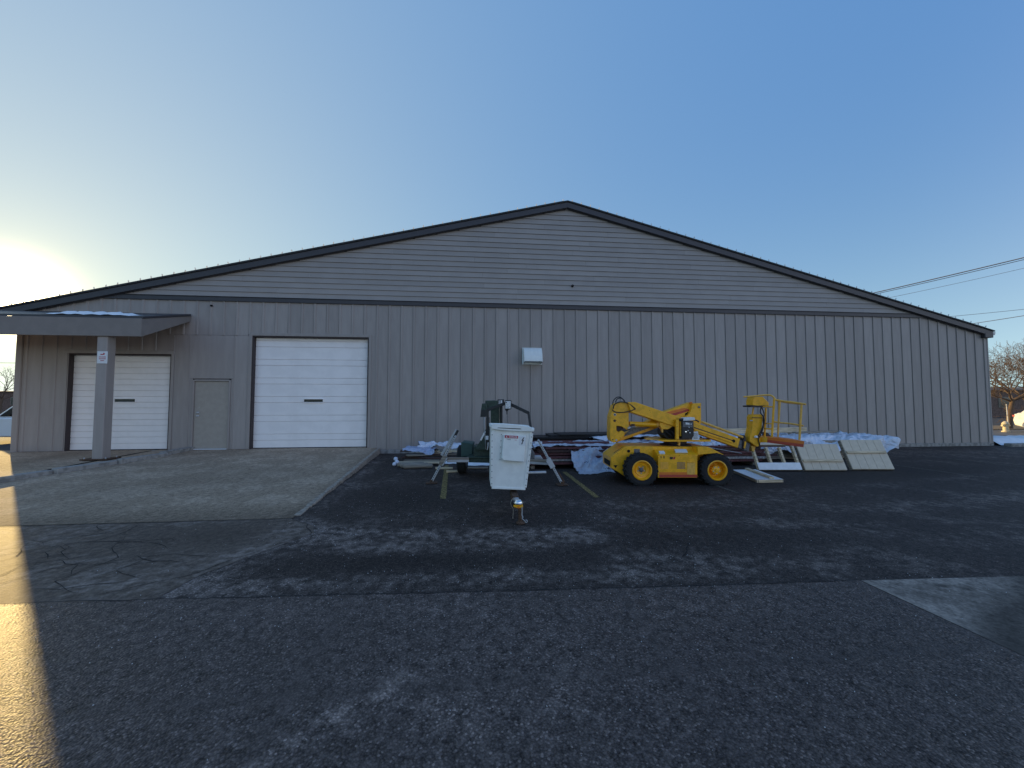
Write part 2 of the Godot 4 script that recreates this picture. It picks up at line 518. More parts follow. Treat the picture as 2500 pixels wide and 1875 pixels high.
	K.crumble = mat("broken_concrete", lin(0.42, 0.35, 0.28), 0.95, 0.0, "grime", 1.0, "fine", 0.5)
	K.brick_far = mat("brown_brick", lin(0.20, 0.125, 0.095), 0.9, 0.0, "grime", 0.4)
	K.car_white = mat("white_car_paint", lin(0.80, 0.80, 0.80), 0.22)
	K.car_white.clearcoat_enabled = true
	K.car_white.clearcoat = 0.6
	K.hydrant = mat("cream_paint", lin(0.72, 0.60, 0.40), 0.55, 0.0, "mottle", 2.0)

# ---------------------------------------------------------------- setting
func sky_map(sun: Vector3) -> Image:
	var W := 1024
	var H := 512
	var im := Image.create(W, H, false, Image.FORMAT_RGBF)
	for j in H:
		var el := (0.5 - (j + 0.5) / H) * PI
		var e := maxf(rad_to_deg(el), 0.0)
		var t := exp(-e / 11.0)
		for i in W:
			var ph := (i + 0.5) / W * TAU   # a panorama's left edge looks along -z
			var dir := Vector3(sin(ph) * cos(el), sin(el), -cos(ph) * cos(el))
			var c := clampf(dir.dot(sun), -1.0, 1.0)
			var th := rad_to_deg(acos(c))
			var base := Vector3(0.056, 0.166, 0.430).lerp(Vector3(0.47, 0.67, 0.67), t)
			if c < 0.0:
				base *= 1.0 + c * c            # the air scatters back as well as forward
				base += Vector3(0.62, 0.36, 0.20) * c * c * exp(-e / 32.0)   # antisolar pink band, strengthened out of view as warm fill for the wall
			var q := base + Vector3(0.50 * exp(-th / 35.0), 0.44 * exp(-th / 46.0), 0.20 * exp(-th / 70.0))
			q += Vector3(0.80, 0.55, 0.12) * exp(-th / 3.2)
			q += Vector3(12.0, 9.6, 5.4) * exp(-pow(th / 2.3, 2.0))
			if el < 0.0:
				q = q.lerp(Vector3(0.10, 0.10, 0.10), clampf(-el * 6.0, 0.0, 1.0))
			im.set_pixel(i, j, Color(q.x, q.y, q.z))
	return im

const FRONT := 8.87
func lot_y(_q: Vector2) -> float: return 0.0
func raised(h: float) -> Callable: return func(_q: Vector2) -> float: return h
func apron_y(q: Vector2) -> float: return 0.006 + 0.176 * clampf(1.0 - q.y / 6.65, 0.0, 1.03)

func setting() -> void:
	var gm := ground_mat("far_ground", lin(0.12, 0.115, 0.11), "cement", 0.3, null, 0.9)
	sheet("ground", PackedVector2Array([Vector2(-400, -500), Vector2(500, -500), Vector2(500, 150), Vector2(-400, 150)]), raised(-0.03), gm, Rect2(0, 0, 1, 1), 6.0)

	# sealed parking lot in front of the wall
	var r := Rect2(-3.2, -0.5, 27.0, 10.2)
	var trails := [
		[[Vector2(-2.35, 6.7), Vector2(-1.7, 7.30), Vector2(-0.4, 7.50), Vector2(1.2, 7.55)], 0.17, 1.3],
		[[Vector2(-2.3, 7.3), Vector2(-1.2, 7.85), Vector2(0.2, 7.95), Vector2(1.5, 7.8)], 0.20, 0.75],
		[[Vector2(-1.9, 7.4), Vector2(-2.6, 8.6)], 0.24, 0.9],
		[[Vector2(-3.0, 8.70), Vector2(-0.2, 8.66), Vector2(2.6, 8.85)], 0.15, 0.70],
		[[Vector2(1.5, 8.3), Vector2(2.6, 8.6), Vector2(3.4, 8.75)], 0.15, 0.55],
		[[Vector2(-2.9, 0.1), Vector2(-2.5, 2.6), Vector2(-2.3, 6.0)], 0.16, 0.70],
		[[Vector2(2.0, 7.1), Vector2(4.2, 7.6), Vector2(5.4, 8.3)], 0.20, 0.40],
		[[Vector2(2.4, 6.3), Vector2(4.0, 6.5), Vector2(5.6, 6.2)], 0.25, 0.35],
		[[Vector2(4.4, 6.9), Vector2(7.5, 6.9), Vector2(11.0, 6.2)], 0.25, 0.40],
		[[Vector2(5.0, 5.8), Vector2(8.5, 5.4), Vector2(12.0, 4.6)], 0.20, 0.30],
		[[Vector2(-1.8, 4.4), Vector2(-0.6, 4.6), Vector2(1.4, 5.2)], 0.35, 0.22],
		[[Vector2(9.0, 1.6), Vector2(14.0, 1.2), Vector2(19.0, 1.6)], 0.30, 0.40]]
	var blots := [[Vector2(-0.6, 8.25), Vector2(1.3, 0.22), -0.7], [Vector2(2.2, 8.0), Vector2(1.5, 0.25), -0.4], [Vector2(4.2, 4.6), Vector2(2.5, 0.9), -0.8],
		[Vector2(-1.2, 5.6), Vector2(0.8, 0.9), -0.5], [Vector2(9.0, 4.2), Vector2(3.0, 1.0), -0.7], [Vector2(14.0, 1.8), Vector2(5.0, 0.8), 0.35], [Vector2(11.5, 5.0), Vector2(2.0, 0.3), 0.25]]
	var lot := ground_mat("sealed_asphalt", lin(0.50, 0.375, 0.31), "aggregate", 0.35, stain_map(1536, 576, r, Color(0.25, 0.25, 0.255), Color(0.95, 0.98, 1.0), 0.40, 101, trails, blots, 0.50), 0.75)
	sheet("parking_lot", PackedVector2Array([Vector2(-2.95, -0.02), Vector2(23.8, -0.02), Vector2(23.8, 9.6), Vector2(-2.6, 9.3), Vector2(-2.45, 6.7)]), lot_y, lot, r)

	# old cracked asphalt left of it
	r = Rect2(-14.0, 6.5, 12.2, 2.9)
	trails = [[[Vector2(-2.3, 6.7), Vector2(-2.2, 7.6), Vector2(-3.0, 8.6)], 0.3, 0.45], [[Vector2(-3.6, 8.5), Vector2(-2.6, 8.5)], 0.2, 0.35]]
	blots = [[Vector2(-3.0, 7.3), Vector2(0.6, 0.35), -0.4]]
	var old := ground_mat("old_asphalt", lin(0.50, 0.385, 0.31), "cement", 0.25, stain_map(1024, 256, r, Color(0.36, 0.345, 0.33), Color(0.9, 0.92, 0.95), 0.40, 131, trails, blots, 0.48), 0.72)
	sheet("old_asphalt_strip", PackedVector2Array([Vector2(-14, 6.62), Vector2(-2.48, 6.66), Vector2(-2.05, 7.0), Vector2(-1.92, 7.3), Vector2(-2.25, 7.9), Vector2(-2.5, 8.4), Vector2(-2.62, 9.3), Vector2(-14, 9.2)]), raised(0.004), old, r)

	# newer coarse lane that the picture is taken from
	r = Rect2(-7.0, 8.6, 13.0, 6.5)
	trails = [[[Vector2(-1.15, 10.65), Vector2(-0.95, 10.45)], 0.05, 0.9], [[Vector2(-0.85, 10.32), Vector2(-0.62, 10.12), Vector2(-0.4, 9.95)], 0.06, 1.1], [[Vector2(-0.62, 10.78), Vector2(-0.60, 10.58)], 0.035, 0.8],
		[[Vector2(-0.35, 10.66), Vector2(-0.12, 10.58), Vector2(0.1, 10.62)], 0.05, 0.8], [[Vector2(-0.30, 10.75), Vector2(-0.28, 10.70)], 0.04, 0.8], [[Vector2(0.45, 10.05), Vector2(0.6, 10.0)], 0.10, 0.35], [[Vector2(-0.2, 10.2), Vector2(0.5, 10.3)], 0.14, 0.4], [[Vector2(-0.5, 9.9), Vector2(0.5, 9.75)], 0.3, 0.16], [[Vector2(0.3, 9.4), Vector2(2.4, 9.3)], 0.25, 0.16], [[Vector2(-2.5, 9.1), Vector2(0.0, 9.15)], 0.2, 0.2]]
	blots = [[Vector2(2.6, 10.0), Vector2(0.9, 0.5), -0.3], [Vector2(1.2, 10.9), Vector2(1.0, 0.3), -0.25]]
	var lane := ground_mat("coarse_asphalt", lin(0.60, 0.455, 0.385), "aggregate", 1.1, stain_map(1536, 768, r, Color(0.40, 0.40, 0.41), Color(1.0, 1.0, 1.0), 0.22, 161, trails, blots, 0.56), 0.56)
	var edge := PackedVector2Array([Vector2(-60, 8.74)])
	for k in 30:
		var x := lerpf(-14.0, 3.43, k / 29.0)
		edge.append(Vector2(x, lerpf(8.74, 9.09, smoothstep(-6.0, 4.0, x)) + rng.randf_range(-0.012, 0.012)))
	edge.append_array(PackedVector2Array([Vector2(3.445, 14.0), Vector2(3.445, 60), Vector2(-60, 60)]))
	sheet("asphalt_lane", edge, raised(0.008), lane, r)
	var crk := func(q: Vector2) -> float: return 0.0115
	var seam := []
	for k in 24:
		var x := lerpf(-9.0, 3.43, k / 23.0)
		seam.append(Vector2(x, lerpf(8.74, 9.09, smoothstep(-6.0, 4.0, x)) - 0.005))
	struct("pavement_seam", ribbon(seam, 0.009, crk, 0.012), K.crack)

	# pale concrete slab to the right, with a dark curved band
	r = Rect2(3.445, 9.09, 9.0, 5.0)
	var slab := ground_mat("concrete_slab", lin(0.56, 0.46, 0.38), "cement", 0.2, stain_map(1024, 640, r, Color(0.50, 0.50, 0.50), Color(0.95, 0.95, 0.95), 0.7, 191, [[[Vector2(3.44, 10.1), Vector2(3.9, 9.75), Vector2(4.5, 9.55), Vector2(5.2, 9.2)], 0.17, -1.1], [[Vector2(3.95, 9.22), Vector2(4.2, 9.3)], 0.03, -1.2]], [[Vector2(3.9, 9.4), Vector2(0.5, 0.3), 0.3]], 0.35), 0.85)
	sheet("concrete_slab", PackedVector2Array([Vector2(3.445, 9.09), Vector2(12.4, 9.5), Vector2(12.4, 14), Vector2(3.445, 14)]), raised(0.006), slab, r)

	# sloped concrete apron in front of the doors
	r = Rect2(-9.3, -0.3, 7.0, 7.2)
	trails = [[[Vector2(-9.0, 6.65), Vector2(-2.4, 6.65)], 0.55, -0.75], [[Vector2(-2.9, 0.0), Vector2(-2.5, 6.6)], 0.12, -0.3], [[Vector2(-6.0, 2.0), Vector2(-4.0, 2.4)], 0.5, 0.2]]
	var apron := ground_mat("apron_concrete", lin(0.86, 0.64, 0.46), "cement", 0.18, stain_map(896, 896, r, Color(0.62, 0.60, 0.57), Color(1.0, 1.0, 1.0), 0.55, 221, trails, [[Vector2(-4.8, 3.8), Vector2(1.5, 1.2), -0.25], [Vector2(-6.8, 5.0), Vector2(1.6, 0.8), -0.2]], 0.36), 0.85)
	var ap := PackedVector2Array([Vector2(-9.2, -0.3), Vector2(-2.92, -0.3), Vector2(-2.92, 0.0)])
	for k in 9:
		ap.append(Vector2(lerpf(-2.92, -2.46, (k + 1) / 9.0) + rng.randf_range(-0.015, 0.015), 6.65 * (k + 1) / 9.0))
	ap.append(Vector2(-9.2, 6.63))
	sheet("concrete_apron", ap, apron_y, apron, r)
	var lip := M.new()   # the apron's broken right-hand edge
	for k in 60:
		var z := 0.1 + k * 0.108
		var x := lerpf(-2.90, -2.46, z / 6.65)
		var y := apron_y(Vector2(x, z))
		lip.box(Vector3(x + 0.015, y * 0.5 - 0.004, z), Vector3(rng.randf_range(0.05, 0.10), y + 0.012, 0.12), Basis(Vector3.UP, rng.randf_range(-0.25, 0.25)), 0.008)
	struct("apron_edge", lip, K.crumble)
	r = Rect2(-30.0, -0.3, 20.7, 7.2)
	sheet("side_drive", PackedVector2Array([Vector2(-30, -0.3), Vector2(-9.32, -0.3), Vector2(-9.32, 6.63), Vector2(-30, 6.63)]), func(q: Vector2) -> float: return apron_y(q) - 0.002, apron, r)
	var kerb := M.new()
	for k in 6:
		var z0 := -0.02 + k * 1.1
		var z1 := z0 + 1.09
		var y := apron_y(Vector2(-9, (z0 + z1) * 0.5))
		kerb.box(Vector3(lerpf(-8.15, -9.15, clampf((z0 - 1.0) / 3.6, 0, 1)) - 0.08, y * 0.5 + 0.05, (z0 + z1) * 0.5), Vector3(0.16, y + 0.10, 1.13), Basis(Vector3.UP, -0.2 if z0 > 0.9 and z0 < 4.4 else 0.0), 0.015)
	struct("apron_kerb", kerb, K.concrete)
	var blk := M.new()
	blk.box(Vector3(-12.6, 0.20, 2.55), Vector3(3.2, 0.36, 0.42), Basis(Vector3.UP, 0.03), 0.02)
	tag(obj("concrete_barrier", blk, K.concrete), "low concrete barrier block beyond the canopy post", "barrier")

	# cracks
	rng.seed = 77
	var cy := raised(0.0085)
	var lines := [
		[Vector2(-2.46, 6.70), Vector2(-2.15, 6.95), Vector2(-1.95, 7.3), Vector2(-2.25, 7.8), Vector2(-2.6, 8.4), Vector2(-3.1, 8.7)],
		[Vector2(-1.95, 7.3), Vector2(-0.9, 7.62), Vector2(0.4, 7.68), Vector2(1.8, 7.6), Vector2(3.4, 7.75), Vector2(5.2, 7.8)],
		[Vector2(-4.6, 6.9), Vector2(-4.9, 7.4), Vector2(-5.3, 7.75)], [Vector2(-4.1, 7.2), Vector2(-3.9, 7.6), Vector2(-3.6, 7.9), Vector2(-3.7, 8.4), Vector2(-3.3, 8.65)],
		[Vector2(-3.6, 7.9), Vector2(-3.1, 7.85), Vector2(-2.7, 7.95)], [Vector2(-4.2, 7.85), Vector2(-3.85, 8.05), Vector2(-3.65, 8.3)], [Vector2(-3.9, 7.6), Vector2(-4.4, 7.8), Vector2(-4.3, 8.3)],
		[Vector2(-3.3, 7.86), Vector2(-3.35, 8.2), Vector2(-3.0, 8.4)], [Vector2(-6.5, 8.3), Vector2(-5.0, 8.15), Vector2(-4.3, 8.3)], [Vector2(2.2, 7.65), Vector2(2.4, 8.1), Vector2(2.1, 8.5), Vector2(2.4, 8.95)],
		[Vector2(-6.1, 6.66), Vector2(-2.5, 6.69)]]
	for k in 26:   # the crazed patch left of the lot
		var p := Vector2(rng.randf_range(-5.2, -2.7), rng.randf_range(7.1, 8.6))
		var ang := rng.randf() * TAU
		var l := [p]
		for q in rng.randi_range(2, 5):
			ang += rng.randf_range(-0.9, 0.9)
			p += Vector2(cos(ang), sin(ang) * 0.8) * rng.randf_range(0.10, 0.26)
			p.y = clampf(p.y, 6.75, 8.72)
			l.append(p)
		lines.append(l)
	for l in lines:
		struct("pavement_crack", ribbon(l, 0.008, cy, 0.020), K.crack)
	# worn yellow bay lines
	for l in [[Vector2(-0.66, 2.4), Vector2(-0.49, 5.78)], [Vector2(2.055, 3.6), Vector2(2.056, 5.95)], [Vector2(4.6, 4.2), Vector2(4.60, 5.9)], [Vector2(10.4, 2.0), Vector2(10.7, 5.2)], [Vector2(13.2, 2.0), Vector2(13.4, 5.0)]]:
		var faint: bool = l[0].x > 3.0
		struct("parking_line", ribbon(l, 0.10 if not faint else 0.07, raised(0.005), 0.003, false), K.line if not faint else mat("faded_paint", lin(0.13, 0.115, 0.09), 0.9, 0.0, "rust", 1.2))

	# grit scattered by the winter salting
	rng.seed = 12
	var chip := M.new()
	chip.box(Vector3.ZERO, Vector3(1, 0.6, 0.8), Basis(Vector3(1, 1, 0).normalized(), 0.5), 0.2)
	var mm := MultiMesh.new()
	mm.transform_format = MultiMesh.TRANSFORM_3D
	mm.mesh = chip.mesh()
	mm.instance_count = 4200
	for k in 4200:
		var z := rng.randf_range(2.6, 11.3)
		var x := rng.randf_range(-3.6, 4.5)
		if k % 3 == 0: z = 7.2 + rng.randfn(0.0, 0.9); x = rng.randf_range(-2.4, 2.6)
		if k % 7 == 0: z = 9.1 + rng.randfn(0.0, 0.3)
		var s := 0.0022 + 0.0055 * pow(rng.randf(), 4.0)
		if k % 150 == 0: s = rng.randf_range(0.007, 0.011)
		mm.set_instance_transform(k, Transform3D(Basis.from_euler(Vector3(rng.randf() * 3, rng.randf() * 6, rng.randf() * 3)).scaled(Vector3(s, s, s)), Vector3(x, 0.010 + s * 0.3, z)))
	var grit := MultiMeshInstance3D.new()
	grit.name = "grit"
	grit.multimesh = mm
	grit.material_override = mat("salt_grit", lin(0.46, 0.46, 0.47), 0.8)
	grit.set_meta("kind", "stuff")
	tag(grit, "pale salt and stone grit scattered over the dark asphalt", "grit")
	add_child(grit)

# ---------------------------------------------------------------- the warehouse
const APEX := Vector2(3.05, 8.19)
const EAVE_R := Vector2(18.82, 4.20)
const EAVE_L := Vector2(-13.55, 4.19)
func roof_y(x: float) -> float:
	return APEX.y - (x - APEX.x) * (APEX.y - EAVE_R.y) / (EAVE_R.x - APEX.x) if x > APEX.x else APEX.y - (APEX.x - x) * (APEX.y - EAVE_L.y) / (APEX.x - EAVE_L.x)

func clad_panel(x0: float, x1: float, y0: float, top: Callable, rib_left: bool) -> M:   # one sheet with the raised rib on its left edge
	var m := M.new()
	var prof := []
	if rib_left:
		prof = [Vector2(x0 - 0.012, 0.0), Vector2(x0 - 0.009, -0.008), Vector2(x0 - 0.001, -0.008), Vector2(x0 + 0.003, 0.024), Vector2(x0 + 0.054, 0.024), Vector2(x0 + 0.066, 0.003)]
	else:
		prof = [Vector2(x0, 0.003)]
	prof.append(Vector2((x0 + x1) * 0.5 + 0.03, 0.005))
	prof.append(Vector2(x1 - 0.012, 0.002))
	for i in prof.size() - 1:
		var a: Vector2 = prof[i]; var b: Vector2 = prof[i + 1]
		m.quad(Vector3(a.x, y0, a.y), Vector3(b.x, y0, b.y), Vector3(b.x, top.call(b.x), b.y), Vector3(a.x, top.call(a.x), a.y), Vector3(-(b.y - a.y), 0, b.x - a.x))
		m.quad(Vector3(a.x, y0, a.y), Vector3(b.x, y0, b.y), Vector3(b.x, y0, -0.02), Vector3(a.x, y0, -0.02), Vector3.DOWN)
		m.quad(Vector3(a.x, top.call(a.x), a.y), Vector3(b.x, top.call(b.x), b.y), Vector3(b.x, top.call(b.x), -0.02), Vector3(a.x, top.call(a.x), -0.02), Vector3.UP)
	return m

func door_profile(w: float, cuts: Array) -> M:   # a sectional door leaf: steps between the cuts are V-grooves
	var m := M.new()
	for i in cuts.size() - 1:
		var y0: float = cuts[i] + 0.008
		var y1: float = cuts[i + 1] - 0.008
		m.quad(Vector3(0, y0, 0), Vector3(w, y0, 0), Vector3(w, y1, 0), Vector3(0, y1, 0), Vector3.BACK)
		m.quad(Vector3(0, y0 - 0.008, -0.026), Vector3(w, y0 - 0.008, -0.026), Vector3(w, y0, 0), Vector3(0, y0, 0), Vector3(0, -1, 0.5))
		m.quad(Vector3(0, y1 + 0.008, -0.026), Vector3(w, y1 + 0.008, -0.026), Vector3(w, y1, 0), Vector3(0, y1, 0), Vector3(0, 1, 0.5))
	return m

func garage_door(b: Node3D, x0: float, x1: float, y0: float, y1: float, bands: Array, win: Rect2) -> void:
	var w := x1 - x0
	var frame := M.new()
	frame.box(Vector3(x0 - 0.018, (y0 + y1) * 0.5, -0.093), Vector3(0.036, y1 - y0 + 0.06, 0.186), Basis(), 0.002)
	frame.box(Vector3(x1 + 0.018, (y0 + y1) * 0.5, -0.093), Vector3(0.036, y1 - y0 + 0.06, 0.186), Basis(), 0.002)
	frame.box(Vector3((x0 + x1) * 0.5, y1 + 0.017, -0.093), Vector3(w - 0.002, 0.034, 0.184), Basis(), 0.002)
	var door := obj("garage_door", frame, K.jamb, b)
	var cas := M.new()
	cas.box(Vector3(x0 - 0.086, (y0 + y1) * 0.5 + 0.03, 0.0), Vector3(0.096, y1 - y0 + 0.06, 0.05), Basis(), 0.005)
	cas.box(Vector3(x1 + 0.076, (y0 + y1) * 0.5 + 0.03, 0.0), Vector3(0.076, y1 - y0 + 0.06, 0.05), Basis(), 0.005)
	cas.box(Vector3((x0 + x1) * 0.5 - 0.01, y1 + 0.079, 0.0), Vector3(w + 0.244, 0.086, 0.052), Basis(), 0.005)
	obj("casing", cas, K.clad[1], door)
	var y := y0 + 0.012
	var k := 0
	for sec in bands:   # each section is a list of band heights
		var cuts := [0.0]
		for h in sec: cuts.append(cuts[-1] + h)
		var s := obj("door_section", door_profile(w, cuts), K.door, door)
		s.position = Vector3(x0, y, -0.135 + 0.0015 * (k % 2))
		y += cuts[-1]
		k += 1
	var seal := M.new()
	seal.box(Vector3((x0 + x1) * 0.5, y0 + 0.006, -0.14), Vector3(w, 0.024, 0.03))
	obj("bottom_seal", seal, K.rubber, door)
	var back := M.new()
	back.box(Vector3((x0 + x1) * 0.5, (y0 + y1) * 0.5, -0.175), Vector3(w, y1 - y0, 0.02))
	obj("door_backing", back, K.door, door)
	var fr := M.new()
	var c := win.get_center()
	for s in [-1.0, 1.0]:
		fr.box(Vector3(c.x, c.y + s * (win.size.y * 0.5 + 0.012), -0.122), Vector3(win.size.x + 0.048, 0.024, 0.03), Basis(), 0.004)
		fr.box(Vector3(c.x + s * (win.size.x * 0.5 + 0.012), c.y, -0.123), Vector3(0.024, win.size.y, 0.028), Basis(), 0.004)
	obj("window_frame", fr, K.door, door)
	var gl := M.new()
	gl.box(Vector3(c.x, c.y, -0.129), Vector3(win.size.x, win.size.y, 0.006))
	obj("window_pane", gl, K.glass_dark, door)

func warehouse() -> void:
	rng.seed = 5
	var b := thing("warehouse", "wide grey warehouse with ribbed metal cladding under a low lap-sided gable", "building")
	# the body behind the cladding
	var core := M.new()
	var poly := PackedVector2Array([Vector2(-12.9, -0.05), Vector2(18.74, -0.05), Vector2(18.74, roof_y(18.74) - 0.16), Vector2(APEX.x, APEX.y - 0.16), Vector2(-12.9, roof_y(-12.9) - 0.16)])
	core.prism(poly, -9.2, -0.19)
	var wall := obj("wall", core, K.core, b)
	var band_y := 4.60
	var lap0 := 4.735
	# cladding sheets
	var step := 0.3725
	var top := func(x: float) -> float: return minf(band_y + 0.01, roof_y(x) - 0.20)
	for k in range(-30, 56):
		var x0 := -1.90 + step * k
		var x1 := minf(x0 + step, 18.62)
		if x0 > 18.5 or x1 < -12.86: continue
		x0 = maxf(x0, -12.88)
		var xm := (x0 + x1) * 0.5
		var y0 := 0.115 if x0 > -3.1 else 0.185
		if xm > -6.62 and xm < -3.20: y0 = 3.63
		elif xm > -8.82 and xm <= -6.62: y0 = 3.58
		elif xm > -11.7 and xm <= -8.82: y0 = 3.10
		obj("siding_panel", clad_panel(x0, x1, y0, top, true), K.clad[rng.randi() % 5], wall, Transform3D(Basis(), Vector3(0, 0, rng.randf_range(0.0, 0.002))))
	# flat sheets round the doors
	var flats := [[-8.80, -8.36, 0.185, 3.575], [-8.355, -7.14, 2.275, 3.575], [-7.135, -6.735, 0.185, 3.575], [-3.19, -2.93, 0.17, 3.64], [-8.355, -8.265, 0.185, 2.272], [-7.195, -7.14, 0.185, 2.272], [-6.72, -3.17, 3.61, 3.64], [-11.72, -8.81, 3.05, 3.11], [-8.995, -8.806, 3.115, 3.575]]
	for f in flats:
		var m := M.new()
		m.box(Vector3((f[0] + f[1]) * 0.5, (f[2] + f[3]) * 0.5, -0.006), Vector3(f[1] - f[0], f[3] - f[2], 0.022), Basis(), 0.004)
		obj("flat_sheet", m, K.clad[rng.randi() % 5], wall)
	for x in [-8.80, -8.36, -7.13, -6.74]:
		var m := M.new()
		m.box(Vector3(x, 1.85, 0.010), Vector3(0.028, 3.32, 0.012), Basis(), 0.003)
		obj("joint_strip", m, K.clad[1], wall)
	# lap boards of the gable
	rng.seed = 8
	var row := 0
	var y := lap0
	while y < APEX.y - 0.26:
		var y1 := y + 0.167
		var xr := APEX.x + (APEX.y - 0.10 - y1) * (EAVE_R.x - APEX.x) / (APEX.y - EAVE_R.y)
		var xl := APEX.x - (APEX.y - 0.10 - y1) * (APEX.x - EAVE_L.x) / (APEX.y - EAVE_L.y)
		var x := xl
		var first := rng.randf_range(0.8, 3.6)
		while x < xr - 0.01:
			var e := minf(xr, x + (first if x == xl else 3.66))
			if xr - e < 0.4: e = xr
			var m := M.new()
			var tilt := rng.randf_range(0.0, 0.0015)
			var poly2 := PackedVector2Array([Vector2(0.031 + tilt, y), Vector2(0.035 + tilt, y + 0.003), Vector2(0.010, y1 + 0.012), Vector2(-0.01, y1 + 0.012), Vector2(-0.01, y)])
			m.prism(poly2, 0.0, e - x - 0.003, Transform3D(Basis(Vector3(0, 0, 1), Vector3(0, 1, 0), Vector3(1, 0, 0)), Vector3(x, 0, 0)))
			obj("lap_board", m, K.lap[rng.randi() % 5], wall)
			x = e
		y = y1
		row += 1
	# back board behind the lap boards
	var gb := M.new()
	gb.prism(PackedVector2Array([Vector2(-12.9, 3.9), Vector2(18.7, 3.9), Vector2(18.7, roof_y(18.7) - 0.12), Vector2(APEX.x, APEX.y - 0.12), Vector2(-12.9, roof_y(-12.9) - 0.12)]), -0.186, -0.04)
	obj("gable_sheathing", gb, K.core, wall)
	# dark band between the two claddings
	var band := M.new()
	band.box(Vector3(2.7, band_y + 0.066, 0.030), Vector3(27.2, 0.128, 0.045), Basis(), 0.006)
	band.box(Vector3(2.7, band_y + 0.138, 0.040), Vector3(27.2, 0.012, 0.075), Basis(), 0.003)
	obj("band_trim", band, K.trim, b)
	# roof slabs and rake boards
	for s in [1.0, -1.0]:
		var eave := EAVE_R if s > 0 else EAVE_L
		var d := (eave - APEX).normalized()
		var nrm := Vector2(d.y, -d.x) * (-1.0 if s > 0 else 1.0)
		if nrm.y < 0: nrm = -nrm
		var a := APEX
		var e := eave + d * 0.06
		var slab := M.new()
		slab.prism(PackedVector2Array([a, e, e - Vector2(0, 0.045), a - Vector2(0, 0.047)]), -9.5, 0.165, Transform3D(), 0.006)
		var roof := obj("roof", slab, K.roof, b)
		var rake := M.new()
		rake.prism(PackedVector2Array([a - Vector2(0, 0.052), eave - Vector2(0, 0.050), eave - Vector2(0, 0.228), a - Vector2(0, 0.230)]), 0.095, 0.135, Transform3D(), 0.005)
		obj("rake_board", rake, K.trim, roof)
		var frieze := M.new()
		frieze.prism(PackedVector2Array([a - Vector2(0, 0.18), eave - Vector2(0, 0.18), eave - Vector2(0, 0.245), a - Vector2(0, 0.247)]), 0.045, 0.092, Transform3D(), 0.004)
		obj("frieze_board", frieze, K.trim, roof)
		var soffit := M.new()
		soffit.prism(PackedVector2Array([a - Vector2(0, 0.125), eave - Vector2(0, 0.125), eave - Vector2(0, 0.137), a - Vector2(0, 0.139)]), -0.02, 0.094)
		obj("soffit", soffit, K.trim, roof)
	var ret := M.new()
	ret.box(Vector3(18.66, 4.02, 0.05), Vector3(0.34, 0.20, 0.18), Basis(), 0.01)
	obj("eave_return", ret, K.trim, b)
	var gut := M.new()
	gut.prism(PackedVector2Array([Vector2(18.83, 4.02), Vector2(18.93, 4.02), Vector2(18.96, 4.13), Vector2(18.83, 4.13)]), -9.4, 0.12, Transform3D(), 0.004)
	obj("gutter", gut, K.steel, b)
	for x in [18.66, -12.86]:
		var ct := M.new()
		ct.box(Vector3(x, 2.02, -0.05), Vector3(0.17, 3.86, 0.16), Basis(), 0.006)
		ct.box(Vector3(x + 0.05, 2.02, 0.034), Vector3(0.05, 3.86, 0.012), Basis(), 0.004)
		obj("corner_trim", ct, K.clad[2], b)
	var fnd := M.new()
	fnd.box(Vector3(7.93, 0.02, -0.02), Vector3(21.7, 0.18, 0.10), Basis(), 0.012)
	obj("foundation", fnd, K.concrete, b)
	var fl := M.new()
	fl.box(Vector3(-7.9, 0.06, -0.16), Vector3(9.95, 0.23, 0.30), Basis(), 0.01)
	obj("door_sill", fl, K.concrete, b)
	# the big door, the smaller one under the canopy, and the entry door
	garage_door(b, -6.60, -3.27, 0.185, 3.545, [[0.23], [0.184, 0.384], [0.184, 0.384], [0.184, 0.384], [0.184, 0.384], [0.184, 0.384], [0.19, 0.09]], Rect2(-5.16, 1.58, 0.55, 0.085))
	garage_door(b, -11.58, -8.90, 0.185, 2.955, [[0.18, 0.18], [0.17, 0.17, 0.17], [0.17, 0.17, 0.17], [0.17, 0.17, 0.17], [0.17, 0.17, 0.17], [0.17, 0.17]], Rect2(-10.45, 1.585, 0.55, 0.085))
	var df := M.new()
	df.box(Vector3(-8.235, 1.21, -0.02), Vector3(0.055, 2.06, 0.10), Basis(), 0.004)
	df.box(Vector3(-7.225, 1.21, -0.02), Vector3(0.055, 2.06, 0.10), Basis(), 0.004)
	df.box(Vector3(-7.73, 2.225, -0.02), Vector3(0.955, 0.055, 0.10), Basis(), 0.004)
	var ed := obj("entry_door", df, K.clad[0], b)
	var leaf := M.new()
	leaf.box(Vector3(-7.73, 1.20, -0.035), Vector3(0.945, 1.985, 0.045), Basis(), 0.004)
	obj("door_leaf", leaf, mat("grey_door_paint", lin(0.38, 0.335, 0.285), 0.5, 0.0, "mottle", 0.7), ed)
	var thr := M.new()
	thr.box(Vector3(-7.73, 0.195, -0.01), Vector3(0.95, 0.022, 0.12), Basis(), 0.004)
	obj("threshold", thr, K.label, ed)
	var kn := M.new()
	for yy in [1.17, 1.27]:
		kn.lathe(PackedVector2Array([Vector2(0, 0.055), Vector2(0.022, 0.05), Vector2(0.028, 0.035), Vector2(0.014, 0.02), Vector2(0.032, 0.004), Vector2(0.034, 0.0)]), Transform3D(Basis(Vector3.RIGHT, PI / 2), Vector3(-8.10, yy, -0.013)), 14)
	kn.box(Vector3(-8.06, 1.42, -0.008), Vector3(0.03, 0.012, 0.012), Basis(Vector3.BACK, 0.6))
	obj("door_handle", kn, K.steel, ed)
